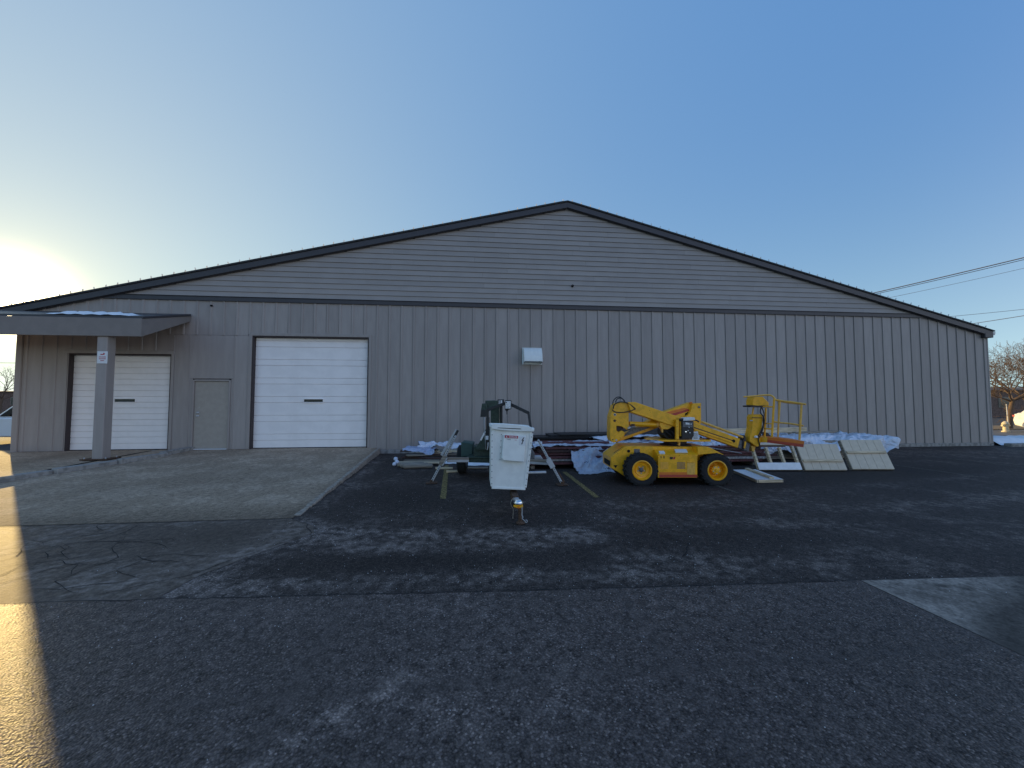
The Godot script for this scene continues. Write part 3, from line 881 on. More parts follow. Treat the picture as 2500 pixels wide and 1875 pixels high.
	for yy in [0.4, 1.2, 2.0]:
		var hg := M.new()
		hg.tube(PackedVector3Array([Vector3(-7.255, yy - 0.05, -0.008), Vector3(-7.255, yy + 0.05, -0.008)]), 0.009, 0.009, 8)
		obj("hinge", hg, K.steel, ed)
	# exhaust hood
	var hood := M.new()
	hood.prism(PackedVector2Array([Vector2(0.01, 3.315), Vector2(0.05, 3.31), Vector2(0.15, 3.27), Vector2(0.23, 3.18), Vector2(0.28, 3.05), Vector2(0.31, 2.90), Vector2(0.31, 2.86), Vector2(0.295, 2.86), Vector2(0.265, 3.04), Vector2(0.20, 3.16), Vector2(0.12, 3.24), Vector2(0.03, 3.27)]), -0.275, 0.275, Transform3D(Basis(Vector3(0, 0, 1), Vector3(0, 1, 0), Vector3(-1, 0, 0)), Vector3(1.87, 0, 0.03)))
	for s in [-1.0, 1.0]:
		hood.prism(PackedVector2Array([Vector2(0.0, 3.32), Vector2(0.05, 3.312), Vector2(0.15, 3.272), Vector2(0.23, 3.182), Vector2(0.28, 3.052), Vector2(0.312, 2.90), Vector2(0.312, 2.85), Vector2(0.0, 2.79)]), -0.008, 0.008, Transform3D(Basis(Vector3(0, 0, 1), Vector3(0, 1, 0), Vector3(-1, 0, 0)), Vector3(1.87 + s * 0.283, 0, 0.03)))
	var hd := obj("exhaust_hood", hood, K.fibre, b)
	var flg := M.new()
	flg.box(Vector3(1.87, 3.055, 0.038), Vector3(0.64, 0.54, 0.012), Basis(), 0.003)
	obj("flange", flg, K.fibre, hd)
	# small pipe openings
	for p in [[Vector2(3.217, 5.384), 0.042], [Vector2(-7.80, 4.457), 0.03]]:
		var pi := M.new()
		pi.lathe(PackedVector2Array([Vector2(p[1] * 0.7, -0.02), Vector2(p[1] * 0.7, 0.03), Vector2(p[1], 0.03), Vector2(p[1], 0.0)]), Transform3D(Basis(Vector3.RIGHT, PI / 2), Vector3(p[0].x, p[0].y, 0.028)), 14)
		pi.lathe(PackedVector2Array([Vector2(0, 0.0), Vector2(p[1], 0.0)]), Transform3D(Basis(Vector3.RIGHT, PI / 2), Vector3(p[0].x, p[0].y, 0.034)), 14)
		obj("vent_pipe", pi, K.crack, b)

	# lights strung along the roof edge
	var sl := thing("string_lights", "string of clear bulbs clipped along the whole rake edge of the roof", "string lights")
	var cord := M.new()
	var bulb := M.new()
	bulb.lathe(PackedVector2Array([Vector2(0, 0.075), Vector2(0.006, 0.068), Vector2(0.014, 0.05), Vector2(0.017, 0.032), Vector2(0.010, 0.012), Vector2(0.010, 0.0)]), Transform3D(), 8)
	var bm := bulb.mesh()
	var path := PackedVector3Array()
	rng.seed = 3
	var x := -13.3
	while x < 18.7:
		var p := Vector3(x, roof_y(x) + 0.010, 0.145)
		path.append(p)
		put("bulb", bm, K.glow_bulb, sl, Transform3D(Basis.from_euler(Vector3(rng.randf_range(-0.3, 0.3), 0, rng.randf_range(-0.35, 0.35))), p + Vector3(0, 0.004, 0)))
		x += 0.30
	cord.tube(path, 0.006, 0.006, 5)
	obj("cord", cord, K.black, sl)

func canopy() -> void:
	var c := thing("door_canopy", "lean-to canopy over the left garage door with one box column", "canopy", Transform3D(Basis(), Vector3(-8.35, 0, 0)))
	var z1 := 1.72
	var roof := M.new()
	var L := -6.2
	var P := Transform3D(Basis(Vector3(0, 0, 1), Vector3(0, 1, 0), Vector3(-1, 0, 0)), Vector3(0, 0, 0))
	roof.prism(PackedVector2Array([Vector2(0.04, 4.19), Vector2(z1, 3.75), Vector2(z1, 3.70), Vector2(0.04, 4.13)]), 0.0, -L, Transform3D(Basis(Vector3(0, 0, 1), Vector3(0, 1, 0), Vector3(-1, 0, 0)), Vector3.ZERO), 0.006)
	obj("roof_sheet", roof, K.trim, c)
	var side := M.new()
	side.prism(PackedVector2Array([Vector2(0.04, 4.125), Vector2(z1 - 0.03, 3.695), Vector2(z1 - 0.03, 3.24), Vector2(0.04, 3.965)]), 0.0, 0.05, Transform3D(P.basis, Vector3(-0.02, 0, 0)), 0.004)
	obj("side_board", side, K.weathered, c)
	var fas := M.new()
	fas.box(Vector3(L * 0.5, 3.465, z1 - 0.005), Vector3(-L, 0.46, 0.05), Basis(), 0.006)
	obj("fascia", fas, K.weathered, c)
	var soff := M.new()
	soff.prism(PackedVector2Array([Vector2(0.04, 4.00), Vector2(z1 - 0.04, 3.27), Vector2(z1 - 0.04, 3.25), Vector2(0.04, 3.98)]), 0.03, -L, Transform3D(P.basis, Vector3.ZERO))
	obj("soffit", soff, K.weathered, c)
	var post := M.new()
	post.box(Vector3(-0.92, 1.70, 1.57), Vector3(0.24, 3.07, 0.24), Basis(), 0.012)
	var po := obj("post", post, K.clad[2], c)
	var plate := M.new()
	plate.box(Vector3(-0.95, 0.165, 1.55), Vector3(0.62, 0.035, 0.40), Basis(), 0.006)
	obj("base_plate", plate, K.rusty, po)
	for s in [[-1, -1], [1, -1], [-1, 1], [1, 1]]:
		var bo := M.new()
		bo.lathe(PackedVector2Array([Vector2(0, 0.04), Vector2(0.014, 0.035), Vector2(0.014, 0.0)]), Transform3D(Basis(), Vector3(-0.95 + s[0] * 0.24, 0.18, 1.55 + s[1] * 0.15)), 6, false)
		obj("anchor_bolt", bo, K.steel, po)
	# snow left on the canopy's front edge
	var pts := []
	for i in 5:
		var rowp := []
		for j in 22:
			var x := -2.3 + j * 0.095
			var z := 1.30 + i * 0.105
			var edge := minf(1.0, minf(j, 21 - j) / 3.0) * (0.0 if i == 0 else (0.35 if i == 4 else 1.0))
			rowp.append(Vector3(-8.35 + x, 4.20 - 0.26 * z + 0.005 + edge * (0.05 + 0.03 * sin(j * 1.7) + rng.randf() * 0.015), z))
		pts.append(rowp)
	var sn := M.new()
	sn.grid(pts, Vector3.UP)
	tag(obj("snow_patch", sn, K.snow), "thin ridge of melting snow on top of the door canopy", "snow", "", "stuff")
	# notice on the post
	var s := thing("notice_sign", "small white notice with a dark symbol and three lines on the canopy column", "sign", Transform3D(Basis(), Vector3(-9.24, 2.70, 1.70)))
	var pl := M.new()
	pl.box(Vector3.ZERO, Vector3(0.235, 0.305, 0.006), Basis(), 0.002)
	obj("sign_plate", pl, K.label, s)
	var ink := M.new()
	ink.box(Vector3(0.0, 0.075, 0.0045), Vector3(0.085, 0.022, 0.003))
	ink.box(Vector3(0.035, 0.092, 0.0046), Vector3(0.030, 0.040, 0.003))
	obj("symbol", ink, K.danger, s)
	rng.seed = 41
	for l in [[0.010, 0.16], [-0.035, 0.15], [-0.080, 0.075]]:
		var t := M.new()
		var x: float = -l[1] * 0.5
		while x < l[1] * 0.5:
			var w := rng.randf_range(0.008, 0.013)
			t.box(Vector3(x + w * 0.5, l[0], 0.0045), Vector3(w * 0.7, 0.020, 0.003))
			x += w + 0.003
		obj("text_line", t, K.danger, s)

# ---------------------------------------------------------------- yellow boom lift
const LD := 7.9
var lift_x := 0.0
func L2(u: float, v: float, d: float) -> Vector2:   # side elevation units of the lift -> metres from its base
	var p := at2(1420.0 + u * 0.26221, 920.0 + v * 0.26221, d)
	return Vector2(p.x - lift_x, p.y)
func L3(u: float, v: float, d: float) -> Vector3:
	var p := L2(u, v, d)
	return Vector3(p.x, p.y, LD - d)
func LP(list: Array, d: float) -> PackedVector2Array:
	var o := PackedVector2Array()
	for k in range(0, list.size(), 2):
		o.append(L2(list[k], list[k + 1], d))
	return o
func lp(called: String, list: Array, d: float, thick: float, m: Material, parent: Node3D, bev := 0.006) -> MeshInstance3D:
	var s := M.new()
	s.prism(LP(list, d), LD - d, LD - d - thick, Transform3D(), bev)
	return obj(called, s, m, parent)
func lt(called: String, list: Array, r: float, m: Material, parent: Node3D, sides := 8, r1 := -1.0) -> MeshInstance3D:   # tube through (u, v, d) triples, smoothed
	var c := Curve3D.new()
	var pts := []
	for k in range(0, list.size(), 3):
		pts.append(L3(list[k], list[k + 1], list[k + 2]))
	var path := PackedVector3Array()
	if pts.size() == 2:
		path = PackedVector3Array(pts)
	else:
		path = smooth(pts)
	var s := M.new()
	s.tube(path, r, r if r1 < 0 else r1, sides)
	return obj(called, s, m, parent)
func smooth(pts: Array, n := 6) -> PackedVector3Array:
	var path := PackedVector3Array()
	for i in pts.size() - 1:
		var a: Vector3 = pts[maxi(i - 1, 0)]; var b: Vector3 = pts[i]; var c: Vector3 = pts[i + 1]; var d: Vector3 = pts[mini(i + 2, pts.size() - 1)]
		for k in n:
			path.append(b.cubic_interpolate(c, a, d, float(k) / n))
	path.append(pts[-1])
	return path

func wheel(parent: Node3D, c: Vector3, r: float, rim_r: float, w: float, face: float, planetary: bool) -> void:
	# c is the centre of the outer face; face = +1 when it looks towards +z
	var xf := Transform3D(Basis(Vector3.RIGHT, PI / 2 * face), c)
	var ty := M.new()
	ty.lathe(PackedVector2Array([Vector2(rim_r, -0.02), Vector2(rim_r + 0.012, 0.0), Vector2(r * 0.80, 0.012), Vector2(r * 0.925, 0.0), Vector2(r * 0.955, -0.03), Vector2(r * 0.955, -w + 0.03), Vector2(r * 0.925, -w), Vector2(rim_r, -w)]), xf, 44)
	for k in 22:   # chevron lugs
		var a := TAU * k / 22.0
		for s in [0.0, 1.0]:
			var aa: float = a + s * TAU / 44.0
			var yaw := 0.55 if s < 0.5 else -0.55
			var bas := Basis(Vector3.UP, -aa) * Basis(Vector3.RIGHT, yaw)
			ty.box(xf * (Basis(Vector3.UP, -aa) * Vector3(r * 0.962, -w * (0.26 if s < 0.5 else 0.74), 0)), Vector3(r * 0.085, w * 0.50, 0.032), xf.basis * bas, 0.006)
			if s < 0.5:
				ty.box(xf * (Basis(Vector3.UP, -aa) * Vector3(r * 0.90, 0.0, 0)), Vector3(r * 0.13, 0.012, 0.026), xf.basis * Basis(Vector3.UP, -aa), 0.004)
	var wh := obj("wheel", ty, K.rubber, parent)
	var rim := M.new()
	rim.lathe(PackedVector2Array([Vector2(rim_r * 0.99, -0.05), Vector2(rim_r + 0.012, 0.004), Vector2(rim_r - 0.004, 0.010), Vector2(rim_r * 0.90, -0.012), Vector2(rim_r * 0.84, -0.05 if not planetary else -0.10), Vector2(rim_r * 0.70, -0.055 if not planetary else -0.13), Vector2(rim_r * 0.62, -0.035 if not planetary else -0.135), Vector2(rim_r * 0.50, -0.040 if not planetary else -0.135), Vector2(rim_r * 0.46, -0.065 if not planetary else -0.135), Vector2(0, -0.07 if not planetary else -0.135)]), xf, 36)
	obj("rim", rim, K.yellow, wh)
	var hub := M.new()
	if planetary:
		hub.lathe(PackedVector2Array([Vector2(rim_r * 0.46, -0.135), Vector2(rim_r * 0.44, -0.045), Vector2(rim_r * 0.38, -0.035), Vector2(rim_r * 0.16, -0.03), Vector2(rim_r * 0.14, -0.012), Vector2(0, -0.012)]), xf, 24)
		for k in 14:
			var a := TAU * k / 14.0
			hub.box(xf * (Basis(Vector3.UP, -a) * Vector3(rim_r * 0.47, -0.07, 0)), Vector3(0.03, 0.06, 0.012), xf.basis * Basis(Vector3.UP, -a), 0.002)
	else:
		hub.lathe(PackedVector2Array([Vector2(rim_r * 0.26, -0.07), Vector2(rim_r * 0.25, -0.04), Vector2(rim_r * 0.10, -0.02), Vector2(0, -0.02)]), xf, 18)
	obj("hub", hub, K.yellow if planetary else K.grey_metal, wh)
	for k in 5:
		var a := TAU * k / 5.0 + 0.3
		var nut := M.new()
		nut.lathe(PackedVector2Array([Vector2(0, 0.016), Vector2(0.011, 0.016), Vector2(0.012, 0.0)]), Transform3D(xf.basis, xf * (Basis(Vector3.UP, -a) * Vector3(rim_r * 0.36, -0.045 if planetary else -0.064, 0))), 6, false)
		obj("wheel_nut", nut, K.steel, wh)

func boom_lift() -> void:
	lift_x = at2(1420.0 + 800 * 0.26221, 1180, LD).x
	var t := thing("boom_lift", "yellow articulated boom lift with folded arms and a bent railed platform", "boom lift", VF * Transform3D(Basis(), Vector3(lift_x, 0, -LD)))
	# chassis
	var body := lp("chassis", [272, 752, 290, 735, 408, 652, 430, 648, 1175, 652, 1215, 668, 1322, 724, 1338, 760, 1338, 872, 1290, 925, 1080, 930, 690, 930, 560, 935, 400, 926, 330, 880, 275, 852], 7.66, 0.70, K.yellow, t, 0.010)
	lp("side_tank", [712, 728, 1078, 730, 1078, 940, 712, 940], 7.42, 0.25, K.yellow, t, 0.006)
	var lid := M.new()
	var za := LD - 7.415
	var q := [L3(708, 724, 7.415), L3(1080, 726, 7.415), L3(1080, 655, 7.78), L3(655, 652, 7.78)]
	lid.quad(q[0], q[1], q[2], q[3], Vector3(0, 1, 0.5))
	for i in 4:
		lid.quad(q[i], q[(i + 1) % 4], q[(i + 1) % 4] - Vector3(0, 0.02, 0), q[i] - Vector3(0, 0.02, 0), (q[i] + q[(i + 1) % 4]) * 0.5 - (q[0] + q[2]) * 0.5)
	lid.flat(L3(655, 652, 7.78), L3(708, 724, 7.415), L3(712, 900, 7.43), Vector3.LEFT)
	obj("hood", lid, K.yellow, t)
	lp("fender", [1080, 655, 1180, 655, 1290, 706, 1082, 728], 7.46, 0.22, K.yellow, t, 0.006)
	lp("far_side_tank", [640, 740, 1020, 740, 1020, 930, 640, 930], 8.37, 0.24, K.yellow, t)
	# stripes, decals, louvres and openings on the near side
	lp("orange_stripe", [722, 888, 985, 888, 985, 909, 722, 909], 7.418, 0.004, K.orange, t, 0.0)
	lp("red_stripe", [722, 910, 1076, 910, 1076, 936, 722, 936], 7.417, 0.004, K.red, t, 0.0)
	for w in [[735, 795, 808, 858, "light"], [888, 795, 965, 858, "dim"]]:
		for k in 6:
			var vv: float = lerpf(w[1], w[3], (k + 0.5) / 6.0)
			lp("louvre", [w[0], vv - 3.0, w[2], vv - 3.0, w[2], vv + 2.0, w[0], vv + 2.0], 7.414, 0.010, K.yellow_worn if w[4] == "light" else K.grey_metal, t, 0.001)
	lp("step_pocket", [982, 792, 1056, 792, 1056, 905, 1044, 910, 990, 910, 982, 905], 7.414, 0.008, K.yellow_worn, t, 0.002)
	lp("pocket_lip", [980, 788, 1058, 788, 1058, 798, 980, 798], 7.405, 0.018, K.yellow, t, 0.002)
	lp("emblem", [822, 746, 852, 746, 846, 768, 822, 768], 7.416, 0.004, K.ink, t, 0.0)
	lp("emblem", [858, 746, 874, 746, 868, 768, 852, 768], 7.416, 0.004, K.danger, t, 0.0)
	lp("number_mark", [762, 738, 772, 738, 772, 760, 764, 760], 7.416, 0.004, K.rusty, t, 0.0)
	lp("number_mark", [736, 740, 744, 740, 744, 758, 738, 758], 7.416, 0.004, K.rusty, t, 0.0)
	for w in [[[716, 694, 7.53], [765, 694, 7.53], [776, 718, 7.44], [726, 718, 7.44]], [[862, 678, 7.60], [972, 678, 7.60], [985, 706, 7.47], [874, 706, 7.47]]]:
		var lab := M.new()
		var c := []
		for e in w: c.append(L3(e[0], e[1], e[2]) + Vector3(0, 0.012, 0.012))
		lab.quad(c[0], c[1], c[2], c[3], Vector3(0, 1, 1))
		for i in 4: lab.quad(c[i], c[(i + 1) % 4], c[(i + 1) % 4] - Vector3(0, 0.02, 0.01), c[i] - Vector3(0, 0.02, 0.01), c[i] + c[(i + 1) % 4] - c[0] - c[2])
		obj("label", lab, K.label, t)
	lp("hood_slot", [708, 664, 845, 664, 848, 671, 712, 671], 7.70, 0.03, K.jamb, t, 0.0)
	lp("side_opening", [488, 672, 542, 672, 542, 710, 488, 710], 7.657, 0.006, K.grey_metal, t, 0.0)
	var hole := M.new()
	var hc := L3(438, 692, 7.652)
	hole.lathe(PackedVector2Array([Vector2(0, 0.004), Vector2(0.028, 0.004), Vector2(0.030, 0.0)]), Transform3D(Basis(Vector3.RIGHT, PI / 2), hc), 18)
	obj("round_opening", hole, K.crack, t)
	lp("tie_down_hole", [298, 823, 334, 823, 316, 851], 7.655, 0.006, K.crack, t, 0.0)
	var nose := M.new()   # dark recess in the nose
	nose.box(L3(272, 812, 7.66) + Vector3(-0.002, 0, -0.30), Vector3(0.01, 0.10, 0.46))
	obj("nose_opening", nose, K.crack, t)
	for k in 5:
		lp("nose_seam", [300 + k * 0.1, 706, 385, 650, 388, 652, 304, 708], 7.655, 0.003, K.jamb, t, 0.0) if k == 0 else null
	# wheels: two on this side, two beyond
	wheel(t, L3(563, 871, 7.40), 0.318, 0.178, 0.22, 1.0, false)
	wheel(t, L3(1265, 872, 7.40), 0.318, 0.178, 0.22, 1.0, true)
	for w in [[563, false], [1265, true]]:
		var p := L3(w[0], 871, 7.40)
		wheel(t, Vector3(p.x, p.y, LD - 8.62), 0.318, 0.178, 0.22, -1.0, w[1])
	# turntable
	var ped := M.new()
	ped.lathe(PackedVector2Array([Vector2(0.30, 0.68), Vector2(0.30, 0.72), Vector2(0.22, 0.74), Vector2(0.22, 0.80), Vector2(0.34, 0.805)]), Transform3D(Basis(), Vector3(L3(880, 600, 7.95).x, 0, LD - 8.0)), 28)
	obj("slew_ring", ped, K.jamb, t)
	lp("turntable", [690, 588, 1205, 588, 1205, 604, 760, 604], 7.62, 0.72, K.yellow, t, 0.004)
	lp("deck_rail", [600, 572, 780, 590, 780, 597, 600, 584], 7.75, 0.10, K.yellow_worn, t, 0.003)
	lp("swivel_stop", [904, 604, 922, 604, 918, 640, 902, 640], 7.68, 0.06, K.yellow_worn, t, 0.003)
	# riser arms and tower
	lp("riser_arm", [296, 600, 312, 556, 480, 500, 760, 330, 1020, 238, 1046, 252, 1062, 330, 690, 482, 330, 610], 8.02, 0.20, K.yellow, t, 0.008)
	lp("riser_side", [395, 545, 480, 470, 640, 470, 600, 487, 400, 556], 8.0, 0.03, K.grey_metal, t, 0.002)  # even grey plate laid along the riser arm
	lp("orange_stripe", [780, 333, 958, 287, 992, 299, 812, 348], 8.014, 0.006, K.orange, t, 0.0)
	lp("red_stripe", [812, 350, 992, 300, 1012, 314, 862, 362], 8.014, 0.006, K.red, t, 0.0)
	lp("arm_opening", [965, 340, 1010, 318, 1006, 356, 964, 366], 8.013, 0.006, K.crack, t, 0.0)
	var tower := lp("tower_plate", [1036, 250, 1114, 244, 1114, 430, 1080, 470, 930, 400, 1000, 350, 1018, 318], 7.93, 0.24, K.yellow, t, 0.008)
	var pin := M.new()
	pin.lathe(PackedVector2Array([Vector2(0, 0.02), Vector2(0.022, 0.018), Vector2(0.024, 0.0)]), Transform3D(Basis(Vector3.RIGHT, PI / 2), L3(1092, 282, 7.93)), 12)
	obj("pivot_pin", pin, K.grey_metal, tower)
	lp("tower_cap", [1008, 238, 1028, 232, 1036, 250, 1010, 250], 7.98, 0.05, K.orange, t, 0.002)
	# knuckle at the rear
	var kn := lp("knuckle", [266, 372, 300, 262, 330, 244, 400, 240, 446, 250, 500, 300, 440, 335, 440, 486, 418, 492, 402, 480, 372, 462, 325, 458, 325, 500, 345, 516, 372, 500, 396, 512, 400, 545, 330, 606, 298, 612, 274, 600, 264, 570], 7.76, 0.26, K.yellow, t, 0.008)
	lp("knuckle_recess", [322, 456, 376, 456, 400, 512, 360, 520, 328, 505], 7.82, 0.12, K.jamb, t, 0.0)
	for p in [[310, 352, 12, 0], [308, 408, 12, 1], [323, 590, 9, 2], [290, 585, 6, 3], [375, 492, 9, 3]]:
		var dc := M.new()
		dc.lathe(PackedVector2Array([Vector2(0, 0.005), Vector2(p[2] * 0.0021, 0.005), Vector2(p[2] * 0.0022, 0.0)]), Transform3D(Basis(Vector3.RIGHT, PI / 2), L3(p[0], p[1], 7.76)), 14)
		obj("decal" if p[3] < 2 else "pivot_pin", dc, [K.label, K.rusty, K.steel, K.jamb][p[3]], kn)
	lp("decal_bar", [302, 346, 318, 346, 318, 360, 302, 360], 7.753, 0.003, K.ink, kn, 0.0)
	# main boom, telescoping
	var main := lp("main_boom", [430, 236, 500, 234, 940, 384, 1478, 578, 1456, 664, 1070, 524, 880, 470, 460, 334], 7.70, 0.22, K.yellow, t, 0.008)
	lp("boom_ledge", [470, 318, 880, 452, 876, 464, 466, 330], 7.685, 0.03, K.yellow, main, 0.003)
	lp("boom_groove", [1050, 468, 1420, 594, 1416, 600, 1046, 476], 7.696, 0.006, K.jamb, main, 0.0)
	lp("slide_rail", [1052, 486, 1412, 606, 1408, 618, 1048, 498], 7.68, 0.04, K.yellow, main, 0.004)
	lt("hose_cover", [1118, 420, 7.72, 1500, 562, 7.72], 0.024, K.yellow_worn, main, 10)
	var eye := M.new()
	eye.lathe(PackedVector2Array([Vector2(0, 0.003), Vector2(0.030, 0.003), Vector2(0.032, 0.0)]), Transform3D(Basis(Vector3.RIGHT, PI / 2), L3(1416, 598, 7.692)), 16)
	obj("slot_end", eye, K.crack, main)
	lp("inner_boom", [1462, 582, 1570, 622, 1556, 700, 1450, 656], 7.74, 0.15, K.grey_metal, t, 0.004)
	lp("boom_clamp", [1512, 545, 1524, 545, 1530, 600, 1516, 680, 1500, 676], 7.71, 0.20, K.jamb, t, 0.003)
	lp("clamp_plate", [1522, 600, 1536, 606, 1524, 668, 1512, 664], 7.69, 0.02, K.yellow, t, 0.002)
	# lift cylinder and its bracket
	lt("lift_cylinder", [446, 436, 7.80, 700, 446, 7.80], 0.046, K.yellow, t, 18)
	lt("cylinder_rod", [700, 446, 7.80, 745, 448, 7.80], 0.026, K.jamb, t, 12)
	lt("cylinder_collar", [694, 445, 7.80, 712, 446, 7.80], 0.050, K.yellow_worn, t, 18)
	lp("cylinder_fitting", [462, 440, 496, 440, 496, 460, 452, 462], 7.73, 0.03, K.rusty, t, 0.003)
	lp("cylinder_bracket", [728, 420, 860, 452, 822, 480, 800, 490, 750, 486, 726, 456], 7.72, 0.16, K.yellow, t, 0.005)
	lp("knuckle_pin", [426, 478, 440, 466, 456, 464, 458, 474, 440, 486], 7.74, 0.02, K.steel, t, 0.002)
	lp("bracket_leg", [740, 486, 760, 486, 760, 520, 752, 520], 7.74, 0.06, K.yellow_worn, t, 0.003)
	# engine and control box
	lp("engine_block", [756, 480, 905, 466, 905, 585, 800, 585, 756, 540], 7.84, 0.30, K.black, t, 0.01)
	for hz in [[800, 520, 840, 575], [830, 500, 870, 580], [770, 500, 820, 560]]:
		lt("engine_hose", [hz[0], hz[1], 7.80, (hz[0] + hz[2]) * 0.5 + 14, (hz[1] + hz[3]) * 0.5, 7.76, hz[2], hz[3], 7.80], 0.012, K.black, t)
	lp("guard_post", [880, 400, 908, 400, 908, 584, 880, 584], 7.60, 0.06, K.yellow, t, 0.004)
	lp("guard_post", [914, 416, 930, 416, 930, 552, 914, 552], 7.62, 0.05, K.yellow, t, 0.004)
	var box := lp("control_box", [934, 408, 1044, 412, 1046, 548, 1028, 578, 936, 580], 7.58, 0.20, K.black, t, 0.010)
	lp("control_face", [944, 420, 1036, 424, 1036, 470, 944, 466], 7.575, 0.006, K.grey_metal, box, 0.001)
	for p in [[968, 514, 10, true], [1008, 520, 6, false], [990, 500, 5, false], [1018, 440, 5, false], [975, 440, 5, false], [1000, 470, 4, false]]:
		var knb := M.new()
		knb.lathe(PackedVector2Array([Vector2(0, 0.016), Vector2(p[2] * 0.0018, 0.014), Vector2(p[2] * 0.0021, 0.0)]), Transform3D(Basis(Vector3.RIGHT, PI / 2), L3(p[0], p[1], 7.578)), 12)
		obj("control_knob", knb, K.chrome if p[3] else K.label, box)
	lp("key_plate", [968, 424, 1004, 430, 1006, 446, 970, 444], 7.568, 0.004, K.label, box, 0.0)
	lp("box_lid", [948, 384, 1052, 378, 1058, 404, 946, 412], 7.60, 0.22, K.label, t, 0.006)
	lt("work_light", [912, 398, 7.60, 942, 396, 7.60], 0.024, K.black, t, 12)
	lt("exhaust_pipe", [1040, 402, 7.62, 1070, 406, 7.62, 1092, 420, 7.62], 0.014, K.black, t, 8)
	lp("placard", [1036, 512, 1082, 508, 1098, 588, 1028, 588], 7.60, 0.012, K.label, t, 0.001)
	for k in 5:
		lp("placard_line", [1042, 524 + k * 12, 1080, 523 + k * 12, 1081, 528 + k * 12, 1042, 529 + k * 12], 7.597, 0.002, K.grey_metal, t, 0.0)
	# hoses over the knuckle
	lt("hose", [290, 262, 7.80, 296, 222, 7.78, 330, 190, 7.77, 372, 196, 7.76, 404, 236, 7.75], 0.010, K.black, t)
	lt("hose", [316, 240, 7.80, 330, 208, 7.77, 362, 198, 7.76, 392, 214, 7.75, 408, 240, 7.74], 0.009, K.black, t)
	lt("hose", [292, 300, 7.74, 312, 252, 7.73, 376, 234, 7.72, 440, 250, 7.71, 502, 298, 7.69], 0.011, K.black, t)
	lt("hose", [282, 306, 7.74, 320, 328, 7.73, 390, 330, 7.73, 450, 318, 7.71, 500, 300, 7.69], 0.010, K.black, t)
	# jib and platform
	lp("jib", [1592, 372, 1608, 352, 1684, 350, 1686, 380, 1680, 470, 1664, 560, 1672, 610, 1650, 652, 1628, 650, 1566, 604, 1568, 566, 1590, 480], 7.68, 0.20, K.yellow, t, 0.008)
	lp("jib_band", [1592, 376, 1690, 380, 1690, 386, 1592, 384], 7.672, 0.02, K.black, t, 0.001)
	lp("jib_foot", [1580, 640, 1622, 650, 1606, 700, 1588, 690], 7.74, 0.10, K.yellow_worn, t, 0.004)
	lt("jib_hose", [1672, 286, 7.72, 1664, 330, 7.66, 1694, 376, 7.64, 1698, 430, 7.64, 1672, 500, 7.64, 1640, 560, 7.66], 0.012, K.black, t)
	lt("jib_hose", [1680, 290, 7.74, 1700, 350, 7.68, 1688, 400, 7.66, 1694, 460, 7.66, 1668, 540, 7.66, 1646, 580, 7.66, 1658, 640, 7.67, 1636, 654, 7.68], 0.010, K.black, t)
	var lamp := M.new()
	lamp.lathe(PackedVector2Array([Vector2(0, 0.03), Vector2(0.025, 0.024), Vector2(0.034, 0.0), Vector2(0.034, -0.012), Vector2(0, -0.014)]), Transform3D(Basis(), L3(1624, 560, 7.66)), 16)
	obj("beacon_cap", lamp, K.label, t)
	lp("console_shelf", [1570, 268, 1700, 264, 1740, 272, 1700, 286, 1576, 282], 7.66, 0.26, K.jamb, t, 0.003)
	lp("platform_console", [1592, 264, 1594, 216, 1606, 188, 1688, 184, 1744, 240, 1746, 268, 1700, 280, 1664, 276], 7.66, 0.22, K.yellow, t, 0.008)
	# railed platform, swung a little towards the camera on its right
	lt("top_rail", [1510, 186, 7.62, 1600, 180, 7.60, 1700, 170, 7.56, 1758, 172, 7.52, 1790, 192, 7.48, 1802, 214, 7.46], 0.017, K.yellow_worn, t)
	lt("top_rail", [1798, 212, 7.46, 1880, 226, 7.36, 1980, 238, 7.22, 2088, 256, 7.06], 0.017, K.yellow_worn, t)
	lt("top_rail", [1815, 222, 7.95, 1900, 238, 7.84, 1970, 246, 7.76, 2052, 254, 7.62], 0.015, K.yellow_worn, t)
	lt("mid_rail", [1786, 418, 7.46, 1860, 428, 7.36, 1960, 438, 7.22, 2066, 456, 7.08], 0.016, K.yellow_worn, t)
	lt("rail_post", [1793, 205, 7.46, 1772, 562, 7.46], 0.019, K.yellow, t)
	lt("rail_post", [2048, 258, 7.10, 2028, 588, 7.10], 0.018, K.yellow_worn, t)
	lt("rail_post", [1840, 226, 7.92, 1828, 565, 7.92], 0.016, K.yellow_worn, t)
	lt("rail_post", [1600, 285, 7.80, 1588, 372, 7.80], 0.016, K.yellow, t)
	lt("rail_post", [1716, 290, 7.70, 1704, 558, 7.70], 0.017, K.yellow, t)
	lt("rail_post", [1850, 226, 7.38, 1838, 420, 7.38], 0.010, K.yellow_worn, t)
	lt("cross_rail", [1690, 278, 7.64, 1792, 280, 7.46], 0.013, K.yellow, t)
	lt("cross_rail", [1712, 434, 7.66, 1780, 437, 7.47], 0.012, K.yellow_worn, t)
	lt("cross_rail", [1702, 482, 7.66, 1778, 486, 7.47], 0.013, K.yellow, t)
	lt("side_peg", [1566, 408, 7.66, 1592, 408, 7.66], 0.011, K.steel, t)
	# floor with its toe board
	var A := L3(1662, 562, 7.72); var B := L3(1730, 560, 7.62); var C := L3(2074, 600, 7.06)
	var A1 := L3(1664, 612, 7.72); var B1 := L3(1728, 612, 7.62); var C1 := L3(2066, 656, 7.06)
	var back := Vector3(0.14, 0, -0.52)
	var toe := M.new()
	toe.quad(A, B, B1, A1, Vector3.BACK)
	toe.quad(A, A1, A1 + back, A + back, Vector3.LEFT)
	toe.quad(A, B, B + back, A + back, Vector3.UP)
	obj("floor_bracket", toe, K.yellow, t)
